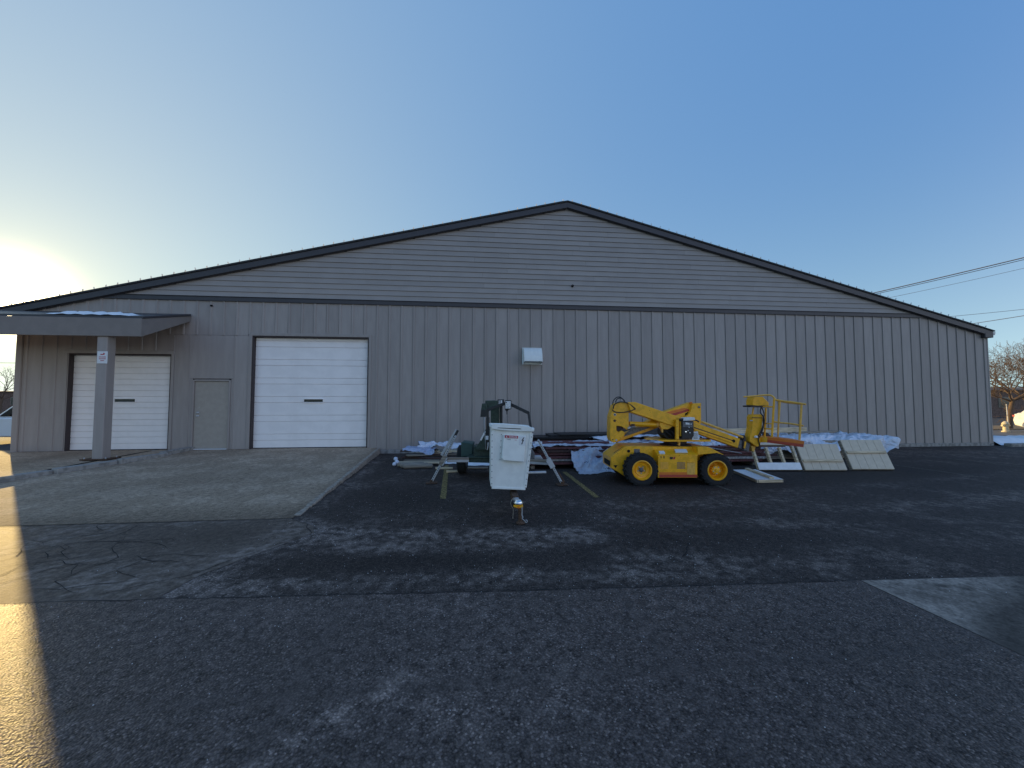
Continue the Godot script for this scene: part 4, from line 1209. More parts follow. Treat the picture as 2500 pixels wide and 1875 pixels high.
	var mid0 := B.lerp(B1, 0.5); var mid1 := C.lerp(C1, 0.5)
	var up := M.new()
	up.quad(B, C, mid1, mid0, Vector3.BACK)
	up.quad(B, C, C + back, B + back, Vector3.UP)
	obj("toe_board", up, K.orange, t)
	var lo := M.new()
	lo.quad(mid0, mid1, C1, B1, Vector3.BACK)
	lo.quad(B1, C1, C1 + back, B1 + back, Vector3.DOWN)
	lo.quad(C, C1, C1 + back, C + back, Vector3.RIGHT)
	lo.quad(B + back, C + back, C1 + back, B1 + back, Vector3.FORWARD)
	obj("toe_board", lo, K.red, t)
	lp("seat_pad", [1712, 560, 1716, 516, 1740, 524, 1766, 552, 1766, 562], 7.86, 0.12, K.black, t, 0.008)

# ---------------------------------------------------------------- bucket lift on a trailer
const TD := 7.8
var trail_x := -0.15
func Z2(u: float, v: float, d: float) -> Vector2:
	var p := at2(1000.0 + u * 0.22604, 940.0 + v * 0.22604, d)
	return Vector2(p.x - trail_x, p.y)
func Z3(u: float, v: float, d: float) -> Vector3:
	return v3(Z2(u, v, d), TD - d)
func zp(called: String, list: Array, d: float, thick: float, m: Material, parent: Node3D, bev := 0.006) -> MeshInstance3D:
	var o := PackedVector2Array()
	for k in range(0, list.size(), 2): o.append(Z2(list[k], list[k + 1], d))
	var s := M.new()
	s.prism(o, TD - d, TD - d - thick, Transform3D(), bev)
	return obj(called, s, m, parent)
func zt(called: String, list: Array, r: float, m: Material, parent: Node3D, sides := 8) -> MeshInstance3D:
	var pts := []
	for k in range(0, list.size(), 3): pts.append(Z3(list[k], list[k + 1], list[k + 2]))
	var s := M.new()
	s.tube(PackedVector3Array(pts) if pts.size() == 2 else smooth(pts), r, r, sides)
	return obj(called, s, m, parent)
func zb(called: String, a: Vector3, b: Vector3, w: float, h: float, m: Material, parent: Node3D, up := Vector3.BACK, bev := 0.005) -> MeshInstance3D:
	var s := M.new()
	s.beam(a, b, w, h, up, bev)
	return obj(called, s, m, parent)

func bucket_trailer() -> void:
	var t := thing("bucket_lift_trailer", "dark green trailer lift with a white fibreglass bucket hanging over its tow bar", "bucket lift", VF * Transform3D(Basis(), Vector3(trail_x, 0, -TD)))
	# bucket: a tapered tub with rounded corners, open on top
	var bc := Z3(1046, 1128, 5.36)
	var yb := bc.y
	var yt := Z3(1090, 462, 5.36).y
	var tilt := Basis(Vector3.UP, 0.10) * Basis(Vector3.BACK, -0.062)
	var ring := func(w: float, dep: float, r: float, y: float) -> PackedVector3Array:
		var o := PackedVector3Array()
		for c in 4:
			var cx := (w * 0.5 - r) * (1.0 if c == 0 or c == 3 else -1.0)
			var cz := (dep * 0.5 - r) * (1.0 if c < 2 else -1.0)
			for k in 5:
				var a: float = [0.0, PI / 2, PI, PI * 1.5][c] + PI / 2 * k / 4.0
				o.append(Vector3(cx + r * cos(a), y, cz + r * sin(a)))
		return o
	var mid := Vector3(bc.x, yb, TD - 5.36 - 0.31)
	var H := yt - yb
	var lv := [[0.465, 0.54, 0.04, 0.0], [0.49, 0.56, 0.045, 0.02], [0.575, 0.62, 0.05, H]]
	var tub := M.new()
	for wallside in 2:
		for i in lv.size() - 1:
			var a: PackedVector3Array = ring.call(lv[i][0] - wallside * 0.012, lv[i][1] - wallside * 0.012, lv[i][2], lv[i][3])
			var b: PackedVector3Array = ring.call(lv[i + 1][0] - wallside * 0.012, lv[i + 1][1] - wallside * 0.012, lv[i + 1][2], lv[i + 1][3])
			for k in a.size():
				var k2 := (k + 1) % a.size()
				var o := (a[k] + a[k2]) * (1.0 if wallside == 0 else -1.0)
				o.y = 0
				var na := Vector3(a[k].x, 0, a[k].z)
				tub.quad(mid + tilt * a[k], mid + tilt * a[k2], mid + tilt * b[k2], mid + tilt * b[k], tilt * o)
	var base: PackedVector3Array = ring.call(0.46, 0.54, 0.04, 0.0)
	for k in range(1, base.size() - 1):
		tub.flat(mid + tilt * base[0], mid + tilt * base[k], mid + tilt * base[k + 1], Vector3.DOWN)
		tub.flat(mid + tilt * (base[0] + Vector3(0, 0.012, 0)), mid + tilt * (base[k] + Vector3(0, 0.012, 0)), mid + tilt * (base[k + 1] + Vector3(0, 0.012, 0)), Vector3.UP)
	var bucket := obj("bucket", tub, K.fibre, t)
	# rolled rim
	var rim := M.new()
	var rp: PackedVector3Array = ring.call(0.595, 0.64, 0.055, H)
	var path := PackedVector3Array()
	for k in rp.size() + 1: path.append(mid + tilt * rp[k % rp.size()])
	rim.tube(path, 0.018, 0.018, 8)
	obj("rim", rim, K.fibre, bucket)
	# scooped front lip with a hand slot
	var lip := M.new()
	var pr := PackedVector2Array([Vector2(-0.305, 0.028), Vector2(-0.292, -0.030), Vector2(-0.15, -0.044), Vector2(0.10, -0.044), Vector2(0.25, -0.040), Vector2(0.292, -0.036), Vector2(0.305, -0.012), Vector2(0.275, 0.018), Vector2(0.22, 0.038), Vector2(0.10, 0.050), Vector2(-0.12, 0.056), Vector2(-0.27, 0.052)])
	lip.prism(pr, 0.0, 0.034, Transform3D(tilt, mid + tilt * Vector3(0, H, 0.312)), 0.010)
	obj("front_lip", lip, K.fibre, bucket)
	var slot := M.new()
	slot.prism(PackedVector2Array([Vector2(-0.215, -0.006), Vector2(-0.20, 0.002), Vector2(0.10, 0.006), Vector2(0.125, 0.0), Vector2(0.10, -0.006)]), 0.0, 0.003, Transform3D(tilt, mid + tilt * Vector3(0, H - 0.006, 0.345)))
	obj("hand_slot", slot, K.ink, bucket)
	# side flanges with bolts, lower edge flange, raised cover
	for s in [-1.0, 1.0]:
		var fl := M.new()
		var a := Vector3(s * 0.228, 0.03, 0.283); var b := Vector3(s * 0.272, H - 0.06, 0.312)
		fl.beam(mid + tilt * a, mid + tilt * b, 0.045, 0.010, tilt * Vector3.BACK, 0.003)
		obj("bolt_flange", fl, K.fibre, bucket)
		for k in 9:
			var bo := M.new()
			bo.lathe(PackedVector2Array([Vector2(0, 0.008), Vector2(0.0055, 0.007), Vector2(0.0065, 0.0)]), Transform3D(tilt * Basis(Vector3.RIGHT, PI / 2), mid + tilt * (a.lerp(b, (k + 0.4) / 9.0) + Vector3(s * 0.006, 0, 0.005))), 8)
			obj("bolt", bo, K.grey_metal, bucket)
	var cov := M.new()
	var cbox := Transform3D(tilt * Basis(Vector3.RIGHT, -0.035), mid + tilt * Vector3(0.035, H - 0.265, 0.310))
	cov.prism(PackedVector2Array([Vector2(-0.155, 0.165), Vector2(-0.165, -0.150), Vector2(-0.140, -0.185), Vector2(0.150, -0.195), Vector2(0.158, 0.165)]), 0.0, 0.040, cbox, 0.010)
	obj("front_cover", cov, K.fibre, bucket)
	for k in 5:
		var bo := M.new()
		bo.lathe(PackedVector2Array([Vector2(0, 0.008), Vector2(0.005, 0.007), Vector2(0.006, 0.0)]), Transform3D(cbox.basis * Basis(Vector3.RIGHT, PI / 2), cbox * Vector3(-0.182, 0.165 - k * 0.085, 0.002)), 8)
		obj("bolt", bo, K.grey_metal, bucket)
	var be := M.new()
	be.beam(mid + tilt * Vector3(-0.235, 0.008, 0.280), mid + tilt * Vector3(0.235, 0.008, 0.280), 0.028, 0.022, tilt * Vector3.BACK, 0.004)
	obj("bottom_flange", be, K.fibre, bucket)
	# warning label and shock sign
	var pl := M.new()
	pl.box(cbox * Vector3(-0.045, 0.142, 0.0415), Vector3(0.185, 0.036, 0.002), cbox.basis)
	var warn := obj("warning_label", pl, K.danger, bucket)
	var tr := M.new()
	tr.prism(PackedVector2Array([Vector2(-0.012, -0.011), Vector2(0.012, -0.011), Vector2(0, 0.011)]), 0.0, 0.001, cbox * Transform3D(Basis(), Vector3(-0.112, 0.142, 0.043)))
	obj("warning_triangle", tr, K.label, warn)
	var tm := TextMesh.new()
	var sf := SystemFont.new()
	sf.font_names = PackedStringArray(["Droid Sans"])
	sf.font_weight = 700
	tm.font = sf
	tm.text = "DANGER"
	tm.font_size = 24
	tm.pixel_size = 0.0012
	tm.depth = 0.001
	var txt := put("lettering", tm, K.label, bucket, cbox * Transform3D(Basis(), Vector3(-0.023, 0.142, 0.0434)))
	for k in 3:
		var ln := M.new()
		ln.box(cbox * Vector3(-0.085 + [0.0, 0.01, 0.10][k], 0.112 - k * 0.010 + (0.01 if k == 2 else 0.0), 0.0415), Vector3([0.06, 0.045, 0.03][k], 0.004, 0.001), cbox.basis)
		obj("fine_print", ln, K.grey_metal if k < 2 else K.danger, warn)
	var sq := M.new()
	sq.box(cbox * Vector3(0.108, 0.095, 0.0412), Vector3(0.092, 0.125, 0.002), cbox.basis, 0.0)
	var shock := obj("shock_sign", sq, K.label, bucket)
	var bolt := M.new()
	bolt.prism(PackedVector2Array([Vector2(0.012, 0.050), Vector2(-0.018, 0.004), Vector2(-0.001, 0.006), Vector2(-0.010, -0.030), Vector2(-0.016, -0.030), Vector2(-0.010, -0.050), Vector2(0.004, -0.034), Vector2(-0.002, -0.032), Vector2(0.020, 0.016), Vector2(0.004, 0.014), Vector2(0.022, 0.050)]), 0.0, 0.001, cbox * Transform3D(Basis(), Vector3(0.112, 0.095, 0.0425)))
	obj("lightning_bolt", bolt, K.ink, shock)
	# control arch over the bucket
	zb("arch_bar", Z3(846, 520, 5.62), Z3(842, 262, 5.62), 0.035, 0.026, K.black, t)
	zb("arch_bar", Z3(836, 272, 5.62), Z3(1040, 196, 5.62), 0.045, 0.050, K.black, t)
	zb("arch_bar", Z3(1088, 208, 5.60), Z3(1286, 302, 5.56), 0.045, 0.050, K.black, t)
	zb("arch_bar", Z3(1282, 288, 5.56), Z3(1312, 480, 5.52), 0.035, 0.030, K.black, t)
	var cb := zp("control_box", [1030, 168, 1040, 162, 1090, 162, 1100, 170, 1098, 258, 1088, 264, 1036, 264, 1028, 256], 5.50, 0.09, K.black, t, 0.006)
	zp("control_plate", [1036, 174, 1092, 174, 1090, 254, 1034, 254], 5.497, 0.006, K.label, cb, 0.001)
	for p in [[1046, 186, 6], [1080, 192, 3], [1062, 214, 3], [1044, 236, 3], [1064, 240, 4], [1080, 232, 2.5], [1050, 210, 2.0]]:
		var kb := M.new()
		kb.lathe(PackedVector2Array([Vector2(0, 0.012), Vector2(p[2] * 0.0012, 0.010), Vector2(p[2] * 0.0013, 0.0)]), Transform3D(Basis(Vector3.RIGHT, PI / 2), Z3(p[0], p[1], 5.491)), 10)
		obj("control_knob", kb, K.ink, cb)
	zt("joystick", [1050, 262, 5.52, 1050, 318, 5.52], 0.006, K.black, t)
	zp("joystick_boot", [1028, 264, 1072, 264, 1058, 284, 1044, 284], 5.52, 0.03, K.black, t, 0.004)
	# boom head, folded arm and mast behind the bucket
	zp("boom_head", [816, 168, 950, 166, 950, 250, 900, 232, 840, 262, 816, 232], 7.2, 0.26, K.green, t, 0.008)
	zp("boom_elbow", [782, 200, 828, 196, 838, 270, 826, 276, 826, 340, 764, 346, 770, 276], 7.1, 0.24, K.green, t, 0.008)
	zp("elbow_cover", [772, 268, 836, 266, 830, 342, 764, 346], 7.07, 0.03, K.black, t, 0.004)
	zp("mast", [876, 230, 990, 230, 990, 820, 876, 820], 7.75, 0.22, K.green, t, 0.008)
	zp("mast_edge", [966, 240, 974, 240, 974, 800, 966, 800], 7.73, 0.02, K.wood_grey, t, 0.001)
	zp("mast_rail", [986, 180, 1004, 180, 1002, 800, 988, 800], 7.70, 0.05, K.black, t, 0.003)
	zp("mast_cap", [948, 156, 1020, 154, 1020, 214, 952, 214], 7.40, 0.12, K.black, t, 0.005)
	zp("cap_label", [962, 166, 972, 166, 972, 206, 962, 206], 7.395, 0.004, K.label, t, 0.0)
	zp("cap_label", [982, 164, 1000, 164, 1000, 196, 986, 204, 980, 200], 7.395, 0.004, K.label, t, 0.0)
	zp("arm_channel", [826, 350, 860, 350, 858, 700, 826, 700], 6.6, 0.10, K.black, t, 0.004)
	zp("arm_label", [822, 550, 852, 550, 850, 592, 822, 592], 6.57, 0.01, K.label, t, 0.001)
	zt("arm_hose", [808, 350, 6.62, 806, 430, 6.60, 812, 520, 6.60, 820, 620, 6.62, 822, 690, 6.7], 0.008, K.steel, t)
	zt("arm_hose", [836, 352, 6.58, 842, 440, 6.56, 836, 520, 6.56], 0.010, K.rusty, t)
	zt("arm_hose", [848, 620, 6.58, 846, 660, 6.58, 838, 700, 6.6], 0.007, K.label, t)
	zb("mast_strut", Z3(816, 500, 7.5), Z3(768, 598, 7.5), 0.03, 0.035, K.label, t)
	zp("brace_plate", [766, 600, 826, 470, 870, 470, 870, 700, 700, 700], 7.9, 0.05, K.green, t, 0.004)
	# chassis boxes
	zp("tool_box", [556, 622, 566, 614, 684, 630, 676, 776, 556, 776], 8.3, 0.40, mat("teal_green_paint", lin(0.045, 0.095, 0.080), 0.5, 0.0, "mottle", 1.5), t, 0.012)
	zp("battery_box", [694, 662, 1160, 662, 1160, 782, 690, 782], 8.0, 0.50, K.green, t, 0.012)
	zp("deck_plate", [620, 776, 1240, 784, 1240, 800, 620, 792], 7.86, 0.90, K.green, t, 0.004)
	zp("frame_rail", [620, 792, 1250, 802, 1250, 850, 640, 836], 7.9, 0.08, K.green, t, 0.006)
	zt("tie_ring", [762, 806, 7.88, 766, 828, 7.87, 780, 832, 7.87, 788, 812, 7.88], 0.006, K.green, t)
	zp("valve_block", [1270, 690, 1320, 690, 1350, 740, 1350, 800, 1270, 800], 7.9, 0.24, K.grey_metal, t, 0.008)
	zt("valve_hose", [1300, 600, 7.85, 1330, 660, 7.8, 1352, 690, 7.8], 0.014, K.grey_metal, t)
	zp("valve_cover", [1300, 770, 1420, 770, 1440, 800, 1300, 806], 8.0, 0.20, K.steel, t, 0.010)
	# axle and road wheels
	for u in [588, 1226]:
		var c := Z3(u, 0, 8.95)
		var ty := M.new()
		var r := 0.31
		ty.lathe(PackedVector2Array([Vector2(0.17, -0.09), Vector2(0.27, -0.10), Vector2(r, -0.075), Vector2(r, 0.075), Vector2(0.27, 0.10), Vector2(0.17, 0.09)]), Transform3D(Basis(Vector3.BACK, PI / 2), Vector3(c.x, r, TD - 8.75)), 32)
		var wh := obj("wheel", ty, K.rubber, t)
		var rm := M.new()
		rm.lathe(PackedVector2Array([Vector2(0, -0.05), Vector2(0.12, -0.05), Vector2(0.175, -0.085), Vector2(0.175, 0.085), Vector2(0.12, 0.05), Vector2(0, 0.05)]), Transform3D(Basis(Vector3.BACK, PI / 2), Vector3(c.x, r, TD - 8.75)), 24)
		obj("rim", rm, K.grey_metal, wh)
	zb("axle", Vector3(Z3(588, 0, 8.95).x, 0.31, TD - 8.75), Vector3(Z3(1226, 0, 8.95).x, 0.31, TD - 8.75), 0.06, 0.06, K.black, t)
	# outriggers: cross arm, perforated leg, channel, foot
	for s in [0, 1]:
		var left: bool = s == 0
		var arm0 := Z3(640, 806, 7.8) if left else Z3(1180, 818, 7.8)
		var arm1 := Z3(404, 806, 7.7) if left else Z3(1498, 836, 7.7)
		for k in 2:
			zb("outrigger_arm", arm0 + Vector3(0, 0.022 - 0.048 * k, 0), arm1 + Vector3(0, 0.022 - 0.048 * k, 0), 0.05, 0.036, K.wood_grey if k == 0 else K.steel, t)
		var foot := Z3(238, 1046, 7.62) if left else Z3(1648, 1068, 7.45)
		var head := Z3(500, 548, 7.62) if left else Z3(1386, 590, 7.55)
		var legm: Material = K.steel
		var dir := (head - foot).normalized()
		var leg := zb("outrigger_leg", foot, head, 0.046, 0.046, legm, t)
		for k in 26:
			if k > 9 and k < 13: continue
			var hl := M.new()
			hl.lathe(PackedVector2Array([Vector2(0, 0.002), Vector2(0.0085, 0.002), Vector2(0.0090, 0.0)]), Transform3D(Basis(Vector3.RIGHT, PI / 2), foot.lerp(head, (k + 0.6) / 26.6) + Vector3(-0.003, 0, 0.0240)), 8)
			obj("pin_hole", hl, K.crack, leg)
		if left:
			zb("outrigger_channel", Z3(345, 760, 7.75), Z3(508, 484, 7.75), 0.05, 0.045, K.steel, t)
			zb("channel_web", Z3(478, 570, 7.74), Z3(522, 488, 7.74), 0.05, 0.030, K.black, t)
		else:
			zb("outrigger_channel", foot + Vector3(0.05, 0.02, -0.03), foot.lerp(head, 0.25) + Vector3(0.05, 0, -0.03), 0.03, 0.03, K.rusty, t)
		var sl := foot.lerp(head, 0.47)
		zb("leg_sleeve", sl - dir * 0.10, sl + dir * 0.10, 0.085, 0.085, K.wood_grey if left else K.steel, t)
		zb("sleeve_bracket", sl - dir * 0.12 + Vector3(0.05 if left else -0.05, 0, 0.02), sl + dir * 0.05 + Vector3(0.06 if left else -0.06, 0, 0.02), 0.02, 0.06, K.steel, t)
		var ft := M.new()
		ft.box(Vector3(foot.x, 0.016, foot.z), Vector3(0.22, 0.012, 0.18), Basis(Vector3.UP, 0.2), 0.004)
		ft.box(Vector3(foot.x, 0.045, foot.z), Vector3(0.06, 0.06, 0.05), Basis(), 0.005)
		obj("foot_plate", ft, K.rusty, t)
	# tow bar, coupler, jack, chain
	zb("tow_bar", Z3(1100, 880, 7.6), Z3(1116, 1168, 5.62), 0.09, 0.09, K.green, t, Vector3.UP)
	zb("tow_bar_end", Z3(1118, 1160, 5.6), Z3(1146, 1234, 5.2), 0.085, 0.085, K.rusty, t, Vector3.UP)
	var cp := Z3(1176, 1272, 5.08)
	var cpl := M.new()
	cpl.lathe(PackedVector2Array([Vector2(0, 0.045), Vector2(0.030, 0.040), Vector2(0.050, 0.020), Vector2(0.056, -0.004), Vector2(0.050, -0.012)]), Transform3D(Basis(), cp), 24)
	obj("coupler_socket", cpl, K.chrome, t)
	var ring2 := M.new()
	var rpath := PackedVector3Array()
	for k in 25: rpath.append(cp + Vector3(0.060 * cos(TAU * k / 24.0), 0.004, 0.060 * sin(TAU * k / 24.0)))
	ring2.tube(rpath, 0.006, 0.006, 6, false)
	obj("coupler_ring", ring2, K.chrome, t)
	zb("coupler_neck", Z3(1146, 1232, 5.2), cp + Vector3(-0.01, 0.004, -0.03), 0.07, 0.05, K.steel, t, Vector3.UP)
	zp("coupler_base", [1122, 1302, 1150, 1296, 1222, 1304, 1226, 1318, 1214, 1332, 1160, 1330, 1124, 1318], 5.06, 0.10, K.yellow, t, 0.005)
	zp("latch", [1162, 1312, 1190, 1312, 1186, 1334, 1166, 1332], 5.05, 0.02, K.orange, t, 0.002)
	zp("wedge_clamp", [1092, 1258, 1124, 1256, 1126, 1316, 1096, 1304], 5.10, 0.06, K.black, t, 0.006)
	var jp := Z3(1194, 1400, 5.12)
	zt("jack_post", [1192, 1330, 5.12, 1196, 1474, 5.12], 0.026, K.rusty, t, 14)
	var jf := M.new()
	jf.lathe(PackedVector2Array([Vector2(0, 0.03), Vector2(0.03, 0.028), Vector2(0.055, 0.010), Vector2(0.06, 0.0)]), Transform3D(Basis(), Vector3(jp.x + 0.004, 0.012, TD - 5.12)), 18)
	obj("jack_foot", jf, K.rusty, t)
	var cyc := [Z3(1214, 1322, 5.05), Z3(1216, 1360, 5.05), Z3(1214, 1400, 5.04), Z3(1222, 1426, 5.03)]
	var chain_path := smooth(cyc, 5)
	for k in range(0, chain_path.size() - 1):
		var a := chain_path[k]; var b := chain_path[k + 1]
		var lk := M.new()
		var pp := PackedVector3Array()
		var dd := (b - a).normalized()
		var sd := dd.cross(Vector3.BACK if k % 2 == 0 else Vector3(1, 0.3, 0)).normalized()
		for q in 11:
			var an := TAU * q / 10.0
			pp.append((a + b) * 0.5 + dd * cos(an) * 0.012 + sd * sin(an) * 0.006)
		lk.tube(pp, 0.0022, 0.0022, 5, false)
		obj("chain_link", lk, K.steel, t)
	zt("chain_hook", [1222, 1424, 5.03, 1216, 1440, 5.03, 1232, 1456, 5.02, 1244, 1466, 5.02, 1252, 1482, 5.02, 1264, 1484, 5.02, 1272, 1472, 5.02, 1266, 1460, 5.02, 1252, 1458, 5.02], 0.0045, K.steel, t, 6)
	zt("breakaway_cable", [1140, 1218, 5.16, 1108, 1236, 5.12, 1092, 1276, 5.10, 1100, 1306, 5.09, 1116, 1330, 5.09, 1120, 1352, 5.09, 1116, 1420, 5.09, 1116, 1444, 5.10], 0.0045, K.wood_grey, t, 6)
	zp("cable_plug", [1108, 1442, 1126, 1442, 1126, 1462, 1110, 1464], 5.10, 0.02, K.black, t, 0.003)

# ---------------------------------------------------------------- stacked material along the wall
func drape(x0: float, x1: float, prof: Array, nx: int, wob: float, sd: int, ragged := 0.0) -> M:   # sheet laid over a profile of (y, z) points running from back to front
	var f := FastNoiseLite.new()
	f.seed = sd
	f.frequency = 1.6
	f.fractal_octaves = 4
	var path := []
	for i in prof.size() - 1:
		var n := maxi(2, int((prof[i + 1] - prof[i]).length() / 0.05))
		for k in n: path.append(prof[i].lerp(prof[i + 1], float(k) / n))
	path.append(prof[-1])
	var rows := []
	var N := path.size()
	for i in N:
		var row := []
		for j in nx + 1:
			var x := lerpf(x0, x1, float(j) / nx)
			# the hem hangs lower in some places than in others
			var t := float(i) * (1.0 - ragged * (0.5 + 0.5 * f.get_noise_2d(x * 0.55, 70.0 + sd)))
			var k := mini(int(t), N - 2)
			var p: Vector2 = path[k].lerp(path[k + 1], t - k)
			var w1 := f.get_noise_3d(x * 0.45, p.x * 1.2, p.y * 0.9)                       # broad slack
			var w2 := absf(f.get_noise_3d(x * 1.1 + p.y * 0.9, p.x * 0.5 + 9.0, p.y * 0.4)) # creases
			var w3 := f.get_noise_3d(x * 3.5, p.x * 3.0, p.y * 3.0)
			var n := (w1 * 0.9 - w2 * 1.5 + w3 * 0.16) * wob
			var ex := f.get_noise_2d(i * 0.05, 90.0 + sd) * 0.12 * (1.0 if j < 2 or j > nx - 2 else 0.0)
			row.append(Vector3(x + ex, maxf(p.x + n, 0.012 + 0.02 * absf(w3)), p.y + n * 0.8))
		rows.append(row)
	var m := M.new()
	m.grid(rows, Vector3(0, 1, 1), 0.004)
	return m

func bar(label: String, group: String, called: String, cat: String, a: Vector3, b: Vector3, w: float, h: float, m: Material, bev := 0.004) -> Node3D:
	var s := M.new()
	var d := b - a
	s.beam(-d * 0.5, d * 0.5, w, h, Vector3.UP, bev)
	var o := obj(called, s, m, self, Transform3D(Basis(), (a + b) * 0.5))
	return tag(o, label, cat, group)

func piles() -> void:
	rng.seed = 64
	# bundled oxide-red steel members in layers on bearers, running along the wall
	for z in [2.9]:
		for x in [1.4, 3.3, 5.2, 7.0]:
			bar("%s timber bearer under the oxide red steel stack, counted from its left end" % {1.4: "first", 3.3: "second", 5.2: "third", 7.0: "last"}[x], "", "bearer", "timber", Vector3(x, 0.045, z - 0.3), Vector3(x, 0.045, z + 0.3), 0.09, 0.08, K.wood_grey)
	var y := 0.115
	for layer in 6:
		for k in 8:
			if k < 5 and layer < 5: continue   # nothing of the stack's heart shows
			var z := 0.75 + k * 0.335 - layer * 0.035
			var x0 := 1.15 + rng.randf_range(-0.35, 0.35) + 0.05 * layer
			var x1 := 7.6 + rng.randf_range(-0.8, 0.5)
			var yaw := rng.randf_range(-0.02, 0.02)
			var s := M.new()   # a channel lying on its side
			var len := x1 - x0
			var hh := 0.052
			s.box(Vector3(0, 0, 0), Vector3(len, 0.012, 0.29), Basis(), 0.003)
			s.box(Vector3(0, hh * 0.5 - 0.004, 0.138), Vector3(len, hh, 0.014), Basis(), 0.003)
			s.box(Vector3(0, hh * 0.5 - 0.004, -0.138), Vector3(len, hh, 0.014), Basis(), 0.003)
			var front := k == 7
			var mm: Material = K.maroon[rng.randi() % 3]
			if front and layer % 2 == 1: mm = K.pale_edge if rng.randf() < 0.35 else K.maroon[2]
			tag(obj("steel_channel", s, mm, self, Transform3D(Basis(Vector3.UP, yaw), Vector3((x0 + x1) * 0.5, y, z))), ("front steel channel of the stack by the wall, %s" % ["lowest of six", "second from the ground", "third from the ground", "third from the top", "second from the top", "topmost of six"][layer]) if front else "long oxide red steel channel behind the front row of the stack by the wall", "steel channel", "steel channels stacked along the wall")
		y += 0.066
	# dark sheets laid flat on the back of the stack
	for k in 6:
		var s := M.new()
		s.box(Vector3.ZERO, Vector3(3.6 - 0.25 * k, 0.022, 0.75), Basis(), 0.004)
		tag(obj("roof_sheet", s, K.darkbar, self, Transform3D(Basis(Vector3.UP, rng.randf_range(-0.03, 0.03)), Vector3(3.2 + 0.10 * k + rng.randf_range(-0.2, 0.2), 0.515 + k * 0.026, 0.95 + rng.randf_range(-0.05, 0.05)))), "dark roofing sheet on top of the red steel stack, %s" % ["bottom of the pile", "second from the bottom", "third from the bottom", "third from the top", "second from the top", "topmost"][k], "roofing sheet", "dark roofing sheets on the steel stack")
	var db := M.new()
	db.box(Vector3(0, 0.12, 0), Vector3(1.5, 0.24, 0.5), Basis(), 0.01)
	tag(obj("black_crate", db, K.darkbar, self, Transform3D(Basis(), Vector3(5.2, 0.52, 0.9))), "long black crate behind the rear knuckle of the yellow lift", "crate")
	# red and white girts on top, front
	bar("red girt with white painted ends lying on the steel stack", "", "girt", "steel girt", Vector3(1.75, 0.53, 2.35), Vector3(3.62, 0.53, 2.42), 0.09, 0.05, K.maroon[2])
	for x in [1.72, 3.66]:
		bar("white painted end cap on the red girt, %s end" % ("left" if x < 2 else "right"), "", "end_cap", "end cap", Vector3(x - 0.13, 0.531, 2.35 if x < 2 else 2.42), Vector3(x + 0.05, 0.531, 2.35 if x < 2 else 2.42), 0.096, 0.056, K.label)
	bar("rust red girt behind the boom lift turntable", "", "girt", "steel girt", Vector3(5.2, 0.56, 2.0), Vector3(7.1, 0.56, 2.05), 0.09, 0.05, K.maroon[2])
	# wrap over the front of the stack
	tag(obj("plastic_wrap", drape(1.35, 5.2, [Vector2(0.505, 1.6), Vector2(0.512, 2.95), Vector2(0.50, 3.12), Vector2(0.40, 3.16)], 90, 0.06, 5, 0.3), K.tarp), "flat white plastic wrap over the front edge of the red steel stack", "plastic sheet")
	tag(obj("plastic_wrap", drape(3.35, 5.6, [Vector2(0.60, 0.9), Vector2(0.63, 1.7), Vector2(0.50, 1.85)], 40, 0.06, 15, 0.2), K.tarp), "rumpled plastic wrap on the dark sheets behind the boom lift", "plastic sheet")
	# printed house-wrap hanging to the ground left of the lift
	var hw := thing("printed_wrap", "loose white building wrap with dark printed marks spilling to the ground beside the lift", "plastic sheet")
	obj("sheet", drape(2.32, 4.05, [Vector2(0.44, 2.9), Vector2(0.45, 3.18), Vector2(0.38, 3.28), Vector2(0.20, 3.44), Vector2(0.07, 3.60), Vector2(0.03, 3.85), Vector2(0.05, 4.20)], 80, 0.17, 25, 0.35), mat("printed_wrap_film", lin(0.54, 0.57, 0.65), 0.32, 0.0, "mottle", 0.8, "crease", 4.0), hw)
	for p in [[2.62, 0.17, 3.46, 0.10], [3.02, 0.055, 3.66, 0.12], [3.2, 0.06, 3.80, 0.10], [3.45, 0.06, 3.95, 0.11]]:
		var mk := M.new()
		for k in 7:
			mk.box(Vector3(p[0] + rng.randf_range(-0.5, 0.5) * p[3], p[1] + rng.randf_range(-0.2, 0.3) * p[3] + 0.03, p[2] + rng.randf_range(-0.2, 0.2) * p[3] + 0.03), Vector3(p[3] * rng.randf_range(0.15, 0.4), p[3] * 0.12, 0.004), Basis(Vector3.RIGHT, -0.9) * Basis(Vector3.UP, rng.randf_range(-0.7, 0.7)))
		obj("printed_mark", mk, mat("blue_black_print", lin(0.05, 0.055, 0.09), 0.6), hw)
	# wrap right of the lift, sagging over the stack's end
	tag(obj("plastic_wrap", drape(5.6, 7.3, [Vector2(0.58, 1.9), Vector2(0.56, 2.7), Vector2(0.47, 3.05), Vector2(0.36, 3.2)], 80, 0.20, 35, 0.3), K.tarp), "crumpled white wrap below the long yellow boom", "plastic sheet")
	bar("pale strip of wood lying on the crumpled wrap below the boom", "", "wood_strip", "wood strip", Vector3(5.75, 0.47, 3.18), Vector3(6.55, 0.33, 3.36), 0.05, 0.018, K.pale_edge)
	# second stack, all wrapped in white, with planks on top
	for layer in 2:
		for k in 3:
			var s := M.new()
			s.box(Vector3.ZERO, Vector3(4.4, 0.24, 0.56), Basis(), 0.006)
			tag(obj("timber_bundle", s, K.wood_grey, self, Transform3D(Basis(), Vector3(8.75, 0.14 + layer * 0.25, 0.97 + k * 0.58))), "squared timber inside the white wrapped stack by the wall", "timber", "timbers in the wrapped stack")
